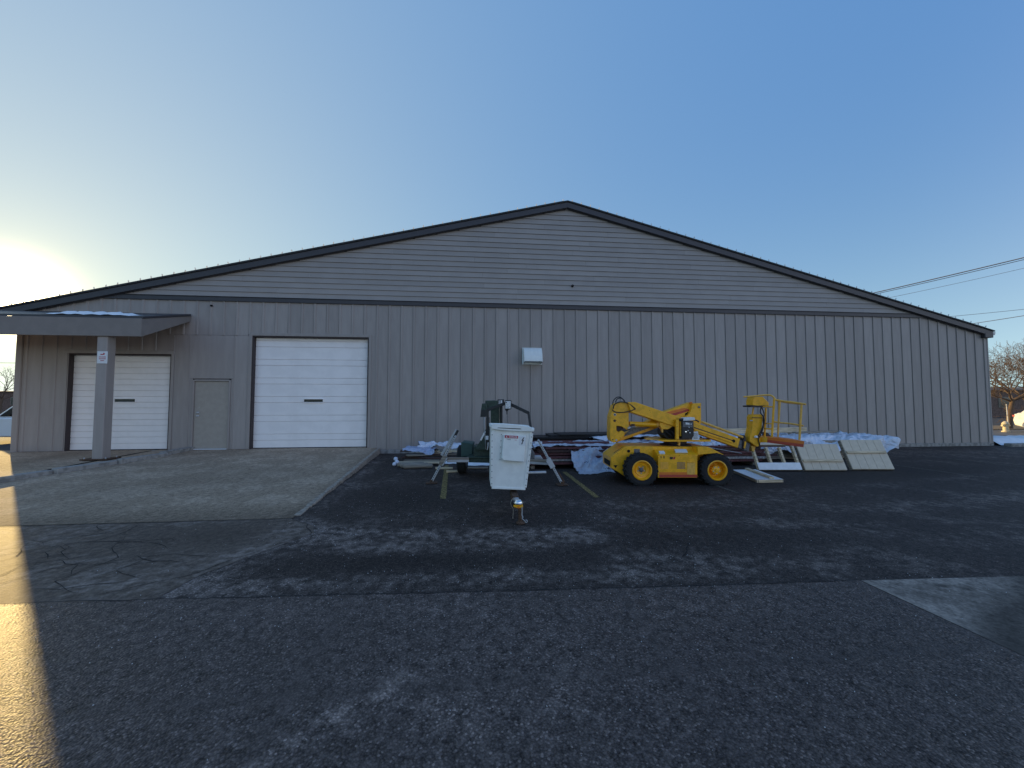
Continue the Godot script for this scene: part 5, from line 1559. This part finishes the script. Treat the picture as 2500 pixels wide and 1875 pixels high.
	tag(obj("plastic_wrap", drape(6.35, 11.75, [Vector2(0.03, 0.60), Vector2(0.57, 0.66), Vector2(0.63, 1.0), Vector2(0.63, 2.35), Vector2(0.54, 2.58), Vector2(0.05, 2.70)], 130, 0.13, 45, 0.15), K.tarp), "white wrap covering the long timber stack behind the leaning panels", "plastic sheet")
	var ends := drape(0.0, 1.0, [Vector2(0.58, 0.0), Vector2(0.02, 0.1)], 4, 0.0, 2)
	bar("long pale plank on top of the white wrapped stack, nearer the lift", "", "plank", "plank", Vector3(6.6, 0.735, 1.75), Vector3(9.95, 0.75, 1.55), 0.10, 0.15, K.wood)
	bar("thin weathered plank on the wrapped stack, right of the long pale one", "", "plank", "plank", Vector3(9.3, 0.69, 1.85), Vector3(10.9, 0.70, 1.6), 0.12, 0.045, K.wood_grey)
	# leaning panels
	for p in 3:
		var px: float = [1851.0, 1964.0, 2079.0][p]
		var d0: float = [8.93, 8.93, 9.03][p]
		var base := at3(px, 1152.0 if p < 2 else 1148.0, d0)
		var w: float = [0.99, 0.96, 0.97][p]
		var h: float = [0.60, 0.62, 0.715][p]
		var xf := VF * Transform3D(Basis(Vector3.UP, 0.0) * Basis(Vector3.RIGHT, -0.46), Vector3(base.x, 0.02, base.z))
		if p == 0:
			var t := thing("window_frame", "leaning wooden frame with three openings and a white lower board", "frame", xf)
			for x in [0.025, 0.345, 0.655, w - 0.025]:
				var s := M.new()
				var full: bool = x < 0.1 or x > 0.9
				s.box(Vector3(x, h * 0.5 + (0.0 if full else 0.06), 0), Vector3(0.05, h if full else h - 0.22, 0.075), Basis(), 0.004)
				obj("stile", s, K.wood, t)
			var top := M.new()
			top.box(Vector3(w * 0.5, h + 0.022, 0.0), Vector3(w + 0.02, 0.044, 0.085), Basis(), 0.004)
			obj("top_rail", top, K.beige, t)
			var low := M.new()
			low.box(Vector3(w * 0.5, 0.085, 0.042), Vector3(w - 0.002, 0.17, 0.012), Basis(), 0.003)
			obj("lower_board", low, K.white_paint, t)
			var sl := M.new()
			sl.box(Vector3(w * 0.5, 0.02, -0.002), Vector3(w - 0.104, 0.04, 0.07), Basis(), 0.003)
			obj("bottom_rail", sl, K.wood_grey, t)
		else:
			var t := thing("siding_hatch", "leaning beige grooved panel with a %s wooden batten, %s" % [["", "low", "high"][p], ["", "between the frame and the last panel", "at the right end of the stack"][p]], "panel", xf)
			for k in 5:
				var s := M.new()
				var bw := w / 5.0
				s.box(Vector3(bw * (k + 0.5), h * 0.5, 0.036), Vector3(bw - 0.005, h + rng.randf_range(-0.004, 0.004), 0.016), Basis(), 0.003)
				obj("board", s, K.beige, t)
			var bk := M.new()
			bk.box(Vector3(w * 0.5, h * 0.5, 0.022), Vector3(w - 0.01, h - 0.01, 0.010))
			obj("backing", bk, K.beige, t)
			for x in [0.02, w - 0.02]:
				var s := M.new()
				s.box(Vector3(x, h * 0.5, -0.020), Vector3(0.038, h, 0.075), Basis(), 0.004)
				obj("edge_rail", s, K.wood_grey if x < 0.5 else K.wood, t)
			var bt := M.new()
			bt.box(Vector3(w * 0.5 - 0.01, h * (0.34 if p == 1 else 0.56), 0.060), Vector3(w - 0.04, 0.055, 0.030), Basis(Vector3.BACK, 0.004), 0.004)
			obj("batten", bt, K.wood, t)
			var bo := M.new()
			bo.box(Vector3(w * 0.5, 0.0, -0.01), Vector3(w, 0.02, 0.07), Basis(), 0.003)
			obj("bottom_rail", bo, K.wood_grey, t)
	# panel lying flat by the right-hand wheel
	var o := at3(1848, 1177, 7.66)
	var e := at3(1913, 1176, 7.70)
	var f := at3(1788, 1152, 8.78)
	var ax := (e - o); ax.y = 0
	var az := (f - o); az.y = 0
	var flat := thing("insulated_hatch", "white faced panel lying on the asphalt by the boom lift's right wheel", "panel", VF * Transform3D(Basis(), Vector3(o.x, 0.0, o.z)))
	var fm := M.new()
	var ay := Vector3(0, 0.062, 0)
	var q := [Vector3.ZERO, ax, ax + az, az]
	fm.quad(q[0] + ay, q[1] + ay, q[2] + ay, q[3] + ay, Vector3.UP)
	obj("face", fm, K.white_paint, flat)
	for k in 4:
		var a: Vector3 = q[k]; var b: Vector3 = q[(k + 1) % 4]
		var ctr := (ax + az) * 0.5
		var inn := (ctr - (a + b) * 0.5).normalized() * 0.02
		var s := M.new()
		s.beam(a + inn + Vector3(0, 0.032, 0), b + inn + Vector3(0, 0.032, 0), 0.04, 0.056, Vector3.UP, 0.003)
		obj("edge_rail", s, K.wood if k % 2 == 0 else K.wood_grey, flat)
	var rl := M.new()
	rl.beam(ax * 0.62 + az * 0.05 + Vector3(0, 0.082, 0), ax * 0.62 + az * 1.0 + Vector3(0, 0.082, 0), 0.085, 0.036, Vector3.UP, 0.004)
	obj("cleat", rl, K.wood, flat)
	# loose sticks on the ground round the trailer
	bar("short yellow pine stick on the asphalt nearest the left outrigger", "", "stick", "stick of wood", Vector3(-0.88, 0.03, 2.95), Vector3(-0.48, 0.03, 3.02), 0.06, 0.045, K.wood)
	bar("short pine stick lying in front of the trailer wheel", "", "stick", "stick of wood", Vector3(-0.60, 0.028, 3.42), Vector3(-0.16, 0.028, 3.40), 0.06, 0.045, K.wood)
	bar("rusty brown board on the ground behind the white bucket", "", "board", "board", Vector3(-0.2, 0.03, 3.0), Vector3(0.35, 0.03, 3.05), 0.09, 0.03, K.wood_grey)
	bar("short white stick on the ground right of the bucket", "", "stick", "stick of wood", Vector3(1.10, 0.025, 3.72), Vector3(1.62, 0.025, 3.70), 0.07, 0.04, K.white_paint)
	# rubbish heap by the left outrigger
	tag(obj("wrapped_bundle", drape(-1.85, -1.02, [Vector2(0.30, 1.1), Vector2(0.36, 1.35), Vector2(0.33, 1.75), Vector2(0.16, 1.84)], 26, 0.10, 55, 0.2), mat("blue_white_wrap", lin(0.42, 0.48, 0.64), 0.4, 0.0, "mottle", 1.0, "crease", 4.0)), "bluish plastic wrapped bundle by the wall left of the outrigger", "plastic bundle")
	tag(obj("plastic_wrap", drape(-1.5, -0.2, [Vector2(0.36, 1.0), Vector2(0.45, 1.2), Vector2(0.42, 1.45), Vector2(0.30, 1.55)], 34, 0.14, 65, 0.3), K.tarp), "crumpled white plastic on the rubbish behind the left outrigger", "plastic sheet")
	for k in 9:
		var a := Vector3(rng.randf_range(-2.0, -1.3), 0.06 + 0.045 * int(k / 2.0), rng.randf_range(1.15, 2.25))
		var b := a + Vector3(rng.randf_range(0.5, 1.3), rng.randf_range(-0.05, 0.07), rng.randf_range(-0.45, 0.45))
		bar("%s in the heap behind the left outrigger" % ["weathered grey board", "pale wooden board", "reddish board"][k % 3], "boards in the rubbish heap", "scrap_board", "board", a, b, rng.randf_range(0.09, 0.20), 0.035, [K.wood_grey, K.wood, K.maroon[1]][k % 3])
	bar("pale 2-by-4 on top of the rubbish heap beside the green tool box", "", "timber", "timber", Vector3(-0.75, 0.335, 2.05), Vector3(0.0, 0.27, 2.15), 0.09, 0.04, K.wood)
	var lump := M.new()
	for p in [[Vector3(-1.93, 0.16, 2.30), 0.055], [Vector3(-1.89, 0.09, 2.36), 0.06], [Vector3(-1.94, 0.05, 2.42), 0.05]]:
		lump.lathe(PackedVector2Array([Vector2(0, p[1]), Vector2(p[1] * 0.7, p[1] * 0.7), Vector2(p[1], 0), Vector2(p[1] * 0.8, -p[1] * 0.6), Vector2(0, -p[1])]), Transform3D(Basis.from_euler(Vector3(0.3, p[0].x, 0.5)), p[0]), 9)
	tag(obj("plastic_bag", lump, K.tarp), "small knotted white plastic bag at the left end of the rubbish heap", "bag")
	for k in 3:
		bar("%s grey log lying in front of the rubbish heap" % ["rearmost", "middle", "nearest"][k], "grey logs before the heap", "log", "log", Vector3(-1.85 + 0.1 * k, 0.06, 2.55 + 0.14 * k), Vector3(-1.2 + 0.12 * k, 0.06, 2.50 + 0.15 * k), 0.11, 0.10, K.wood_grey, 0.03)
	# strips of snow under the trailer and behind
	for s in [[-0.35, 0.5, 2.3, 2.55], [-0.9, -0.3, 2.05, 2.2]]:
		var rows := []
		for i in 5:
			var row := []
			for j in 14:
				var ed := minf(1.0, minf(j, 13 - j) / 3.0) * (0.0 if i == 0 or i == 4 else 1.0)
				row.append(Vector3(lerpf(s[0], s[1], j / 13.0), 0.006 + ed * (0.05 + rng.randf() * 0.02), lerpf(s[2], s[3], i / 4.0) + 0.03 * sin(j * 1.3)))
			rows.append(row)
		var sn := M.new()
		sn.grid(rows, Vector3.UP)
		tag(obj("snow_patch", sn, K.snow), "small strip of old snow on the asphalt %s" % ("under the trailer" if s[0] > -0.5 else "beside the left outrigger arm"), "snow", "", "stuff")

# ---------------------------------------------------------------- beyond the building
func branch(m: M, p: Vector3, dir: Vector3, len: float, r: float, depth: int) -> void:
	var path := PackedVector3Array([p])
	var q := p
	var d := dir
	var n := 3
	for k in n:
		d = (d + Vector3(rng.randf_range(-0.28, 0.28), rng.randf_range(-0.10, 0.20), rng.randf_range(-0.28, 0.28))).normalized()
		q += d * len / n
		path.append(q)
	m.tube(path, r, r * 0.62, 6 if depth > 3 else 4, false)
	if depth == 0: return
	var kids := 3 if depth > 1 else 2
	for k in kids:
		var side := d.cross(Vector3(rng.randf_range(-1, 1), rng.randf_range(-1, 1), rng.randf_range(-1, 1))).normalized()
		var nd := (d * rng.randf_range(0.45, 1.0) + side * rng.randf_range(0.45, 0.95) + Vector3(0, 0.10, 0)).normalized()
		branch(m, path[path.size() - 1 - (k % 2)], nd, len * rng.randf_range(0.62, 0.86), maxf(r * 0.56, 0.006), depth - 1)

func bare_tree(label: String, where: Vector3, h: float, r: float, lean: Vector3, sd: int, depth: int) -> void:
	rng.seed = sd
	var t := thing("bare_tree", label, "tree", Transform3D(Basis(), where))
	var tr := M.new()
	var top := Vector3(lean.x, h, lean.z)
	tr.tube(smooth([Vector3.ZERO, Vector3(lean.x * 0.2, h * 0.5, 0), top], 4), r, r * 0.7, 9)
	obj("trunk", tr, K.bark, t)
	var cr := M.new()
	for k in 5:
		var a := TAU * k / 5.0 + rng.randf() * 0.6
		branch(cr, top - Vector3(0, 0.1 * k * h * 0.3, 0), Vector3(cos(a) * 0.9, rng.randf_range(0.35, 0.9), sin(a) * 0.9).normalized(), h * 0.75, r * 0.42, depth)
	var c := obj("crown", cr, K.bark, t)
	c.set_meta("kind", "stuff")

func car(label: String, xf: Transform3D) -> void:   # nose towards local -x, on y = 0
	var t := thing("parked_car", label, "car", xf)
	var body := M.new()
	var side := PackedVector2Array([Vector2(-2.15, 0.36), Vector2(-2.20, 0.55), Vector2(-2.12, 0.74), Vector2(-1.95, 0.82), Vector2(-1.05, 0.97), Vector2(1.95, 1.00), Vector2(2.12, 0.92), Vector2(2.18, 0.60), Vector2(2.12, 0.36), Vector2(1.75, 0.26)])
	for w in [1.36, -1.36]:   # wheel arches
		pass
	side.append_array(PackedVector2Array([Vector2(1.74, 0.42), Vector2(1.60, 0.62), Vector2(1.36, 0.70), Vector2(1.12, 0.62), Vector2(0.98, 0.42), Vector2(0.97, 0.24), Vector2(-0.97, 0.24), Vector2(-0.98, 0.42), Vector2(-1.12, 0.62), Vector2(-1.36, 0.70), Vector2(-1.60, 0.62), Vector2(-1.74, 0.42), Vector2(-1.75, 0.26)]))
	body.prism(side, -0.88, 0.88, Transform3D(), 0.05)
	obj("body", body, K.car_white, t)
	var under := M.new()
	under.box(Vector3(0, 0.45, 0), Vector3(3.9, 0.36, 1.3))
	obj("underbody", under, K.black, t)
	var cab := M.new()
	var gl := M.new()
	var b0 := [Vector2(-1.02, 0.96), Vector2(2.02, 0.98)]
	var b1 := [Vector2(-0.25, 1.50), Vector2(1.45, 1.50)]
	cab.prism(PackedVector2Array([b0[0], b0[1], b1[1], Vector2(0.6, 1.55), b1[0]]), -0.70, 0.70, Transform3D(), 0.04)
	obj("cabin", cab, K.car_white, t)
	for s in [-1.0, 1.0]:
		var wn := M.new()
		wn.prism(PackedVector2Array([Vector2(-0.80, 1.02), Vector2(0.42, 1.02), Vector2(0.42, 1.44), Vector2(-0.20, 1.44)]), s * 0.69, s * 0.712)
		wn.prism(PackedVector2Array([Vector2(0.50, 1.02), Vector2(1.70, 1.03), Vector2(1.36, 1.44), Vector2(0.50, 1.44)]), s * 0.69, s * 0.712)
		obj("side_window", wn, K.glass_dark, t)
	for e in [[b0[0], b1[0], -1.0], [b0[1], b1[1], 1.0]]:
		var ws := M.new()
		var a := Vector3(e[0].x + e[2] * 0.006, e[0].y + 0.03, 0); var b := Vector3(e[1].x + e[2] * 0.006, e[1].y - 0.05, 0)
		ws.beam(a.lerp(b, 0.04), b, 1.22, 0.012, Vector3.UP)
		obj("windscreen", ws, K.glass_dark, t)
	for p in [[-1.36, 0.80], [1.36, 0.80], [-1.36, -0.80], [1.36, -0.80]]:
		var ty := M.new()
		var sg: float = signf(p[1])
		var wx := Transform3D(Basis(Vector3.RIGHT, PI / 2 * sg), Vector3(p[0], 0.33, p[1] + sg * 0.06))
		ty.lathe(PackedVector2Array([Vector2(0.21, -0.01), Vector2(0.30, 0.0), Vector2(0.33, -0.03), Vector2(0.33, -0.19), Vector2(0.22, -0.2)]), wx, 28)
		var wh := obj("wheel", ty, K.rubber, t)
		var rm := M.new()
		rm.lathe(PackedVector2Array([Vector2(0.215, -0.01), Vector2(0.20, -0.03), Vector2(0.07, -0.02), Vector2(0, -0.015)]), wx, 20)
		for k in 7:
			var an := TAU * k / 7.0
			rm.box(wx * (Basis(Vector3.UP, -an) * Vector3(0.125, -0.012, 0)), Vector3(0.15, 0.016, 0.03), wx.basis * Basis(Vector3.UP, -an), 0.003)
		obj("rim", rm, K.steel, wh)
	for s in [-1.0, 1.0]:
		var hl := M.new()
		hl.box(Vector3(-2.10, 0.68, s * 0.62), Vector3(0.14, 0.12, 0.34), Basis(), 0.03)
		obj("headlight", hl, K.chrome, t)
		var tl := M.new()
		tl.box(Vector3(2.12, 0.84, s * 0.74), Vector3(0.12, 0.10, 0.30), Basis(), 0.02)
		obj("tail_light", tl, K.danger, t)
		var mr := M.new()
		mr.box(Vector3(-0.62, 1.04, s * 0.98), Vector3(0.10, 0.12, 0.20), Basis(), 0.03)
		obj("mirror", mr, K.black, t)

func wire(label: String, a: Vector3, b: Vector3, sag: float, r: float, called := "power_line") -> void:
	var path := PackedVector3Array()
	for k in 25:
		var t := k / 24.0
		path.append(VF * (a.lerp(b, t) - Vector3(0, sag * 4.0 * t * (1.0 - t), 0)))
	var m := M.new()
	m.tube(path, r, r, 6)
	tag(obj(called, m, K.wire), label, "power line")

func far_building(called: String, label: String, xf: Transform3D, w: float, h: float, dep: float, m: Material, rise: float) -> void:
	var t := thing(called, label, "building", xf)
	var s := M.new()
	s.box(Vector3(0, h * 0.5 - 0.1, -dep * 0.5), Vector3(w, h + 0.2, dep))
	var wall := obj("wall", s, m, t)
	var rf := M.new()
	rf.prism(PackedVector2Array([Vector2(0.25, h - 0.05), Vector2(0.25, h + 0.08), Vector2(-dep * 0.5, h + rise), Vector2(-dep - 0.25, h + 0.08), Vector2(-dep - 0.25, h - 0.05)]), -w * 0.5 - 0.2, w * 0.5 + 0.2, Transform3D(Basis(Vector3(0, 0, 1), Vector3(0, 1, 0), Vector3(-1, 0, 0)), Vector3.ZERO))
	obj("roof", rf, mat("brown_shingle", lin(0.15, 0.11, 0.09), 0.9, 0.0, "grime", 0.5), t)
	for k in int(w / 4.0):
		var x := -w * 0.5 + 2.0 + k * 4.0
		var fr := M.new()
		fr.box(Vector3(x, h * 0.55, 0.02), Vector3(1.3, 1.1, 0.08), Basis(), 0.01)
		var win := obj("window", fr, K.wood_grey, t)
		var pn := M.new()
		pn.box(Vector3(x, h * 0.55, 0.055), Vector3(1.14, 0.94, 0.02))
		obj("pane", pn, K.glass_dark, win)

func beyond() -> void:
	# right-hand side
	far_building("brick_house", "long brown brick building with a low roof beyond the right end of the warehouse", VF * Transform3D(Basis(), Vector3(58, 0, -40)), 26.0, 2.75, 9.0, K.brick_far, 0.5)
	bare_tree("bare ornamental tree right of the warehouse corner", VF * Vector3(28.9, 0, -22.5), 1.7, 0.14, Vector3(0.35, 0, 0), 21, 6)
	bare_tree("second bare tree farther right behind the parked car", VF * Vector3(33.5, 0, -25.0), 1.8, 0.13, Vector3(-0.2, 0, 0), 24, 5)
	car("white hatchback seen past the right end of the warehouse", VF * Transform3D(Basis(Vector3.UP, PI / 2), Vector3(27.35, 0, -18.3)))
	var hy := thing("fire_hydrant", "small cream fire hydrant in the sunlight right of the warehouse", "hydrant", VF * Transform3D(Basis(), at3(2456, 1053, 20.3) * Vector3(1, 0, 1)))
	var hb := M.new()
	hb.lathe(PackedVector2Array([Vector2(0.16, 0.0), Vector2(0.16, 0.05), Vector2(0.11, 0.07), Vector2(0.10, 0.38), Vector2(0.14, 0.40), Vector2(0.14, 0.44), Vector2(0.11, 0.50), Vector2(0.05, 0.56), Vector2(0, 0.57)]), Transform3D(), 16)
	obj("barrel", hb, K.hydrant, hy)
	for s in [-1.0, 1.0]:
		var cp := M.new()
		cp.lathe(PackedVector2Array([Vector2(0, 0.20), Vector2(0.05, 0.20), Vector2(0.06, 0.12), Vector2(0.05, 0.08)]), Transform3D(Basis(Vector3.BACK, -s * PI / 2), Vector3(0, 0.34, 0)), 12)
		obj("outlet_cap", cp, K.hydrant, hy)
	var pole := M.new()
	var pb := at3(2463, 1052, 20.8)
	pole.tube(PackedVector3Array([Vector3.ZERO, Vector3(-0.05, 1.45, 0)]), 0.022, 0.018, 8)
	tag(obj("marker_pole", pole, K.label, self, VF * Transform3D(Basis(), Vector3(pb.x, 0, pb.z))), "thin white marker pole standing behind the hydrant", "pole")
	# kerb, snow bank and road strip
	var kb := M.new()
	kb.box(Vector3(28.9, 0.03, 0.30), Vector3(20.0, 0.16, 0.22), Basis(), 0.02)
	struct("kerb", kb, K.concrete)
	var rows := []
	var f := FastNoiseLite.new()
	f.seed = 6
	f.frequency = 0.5
	for i in 9:
		var row := []
		for j in 60:
			var x := 18.95 + j * 0.28
			var z := 0.10 - i * 0.30
			var ed := (0.0 if i == 0 or i == 8 else 1.0)
			row.append(Vector3(x, 0.02 + ed * (0.16 + 0.14 * f.get_noise_2d(x * 2.0, z * 2.0) + 0.05 * sin(i * 0.7)), z + 0.08 * f.get_noise_2d(x, 3.0)))
		rows.append(row)
	var bank := M.new()
	bank.grid(rows, Vector3.UP)
	tag(obj("snow_bank", bank, K.snow), "low bank of old snow behind the kerb at the right end of the warehouse", "snow", "", "stuff")
	var rd := M.new()
	rd.box(Vector3(0, -0.02, 0), Vector3(60, 0.03, 4.0))
	var road := struct("road", rd, mat("grey_road", lin(0.16, 0.16, 0.16), 0.85, 0.0, "grime", 0.3))
	road.position = Vector3(49.0, 0, -4.6)
	# dry lit verge with leaf litter
	var verge := M.new()
	verge.box(Vector3(0, 0.0, 0), Vector3(60, 0.06, 3.0))
	var vg := struct("verge", verge, mat("dry_grass", lin(0.30, 0.22, 0.13), 0.95, 0.0, "grime", 1.0, "fine", 1.0))
	vg.position = Vector3(49.0, 0, -8.3)
	# wires
	wire("thick twisted service cable rising to the right above the roof", at3(2050, 734, 29.0), at3(2700, 580, 22.0), 0.05, 0.034)
	wire("second strand wound round the thick service cable above the roof", at3(2050, 737, 29.0), at3(2700, 585, 22.0), 0.07, 0.022)
	wire("thin wire just below the thick service cable", at3(2100, 741, 29.0), at3(2700, 607, 23.0), 0.1, 0.012)
	wire("thin dark wire above the right eave, upper of two", at3(2250, 779, 31.0), at3(2700, 733, 26.0), 0.05, 0.016)
	wire("dark cable above the right eave, lower of two", at3(2300, 801, 31.0), at3(2700, 737, 26.0), 0.05, 0.024)
	wire("low distant wire crossing the bare tree top", at3(2350, 892, 42.0), at3(2700, 816, 38.0), 0.1, 0.025)
	# left-hand side, seen under the canopy
	far_building("flat_shed", "low brown building far off beyond the left end of the warehouse", VF * Transform3D(Basis(), Vector3(-78, 0, -56)), 40.0, 3.0, 10.0, K.brick_far, 0.25)
	bare_tree("bare tree against the bright sky left of the warehouse", VF * Vector3(-57.0, 0, -43.0), 2.0, 0.16, Vector3(0.2, 0, 0), 31, 4)
	car("white car seen under the canopy at the left edge", VF * Transform3D(Basis(), Vector3(-18.95, 0, -15.6)))
	wire("wire across the bright sky left of the warehouse", Vector3(-70.0, 6.2, -40.0), Vector3(-40.0, 6.2, -44.0), 0.4, 0.03)

# ----------------------------------------------------------------
func _ready() -> void:
	var cam := Camera3D.new()
	cam.name = "camera"
	cam.fov = 89.73
	cam.near = 0.05
	cam.far = 900.0
	add_child(cam)
	cam.position = Vector3(0, EYE, BACK)
	cam.rotation = Vector3(PITCH, -PSI, 0)
	cam.current = true

	var to_sun := Vector3(-0.72283, 0.15886, -0.67252).normalized()
	var env := Environment.new()
	env.background_mode = Environment.BG_SKY
	var sky := Sky.new()
	var pano := PanoramaSkyMaterial.new()
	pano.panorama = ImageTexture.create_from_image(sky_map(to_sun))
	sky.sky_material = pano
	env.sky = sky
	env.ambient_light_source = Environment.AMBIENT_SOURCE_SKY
	env.tonemap_mode = Environment.TONE_MAPPER_LINEAR
	env.tonemap_exposure = 1.2
	env.sdfgi_enabled = true
	env.ssao_enabled = true
	env.ssil_enabled = true
	var we := WorldEnvironment.new()
	we.name = "environment"
	we.environment = env
	add_child(we)

	var sun := DirectionalLight3D.new()
	sun.name = "sun"
	sun.light_color = Color(1.0, 0.85, 0.55)
	sun.light_energy = 1.6
	sun.light_angular_distance = 0.5
	sun.shadow_enabled = true
	add_child(sun)
	sun.look_at_from_position(to_sun * 50.0, Vector3.ZERO)

	textures()
	materials()
	setting()
	warehouse()
	canopy()
	boom_lift()
	bucket_trailer()
	piles()
	beyond()
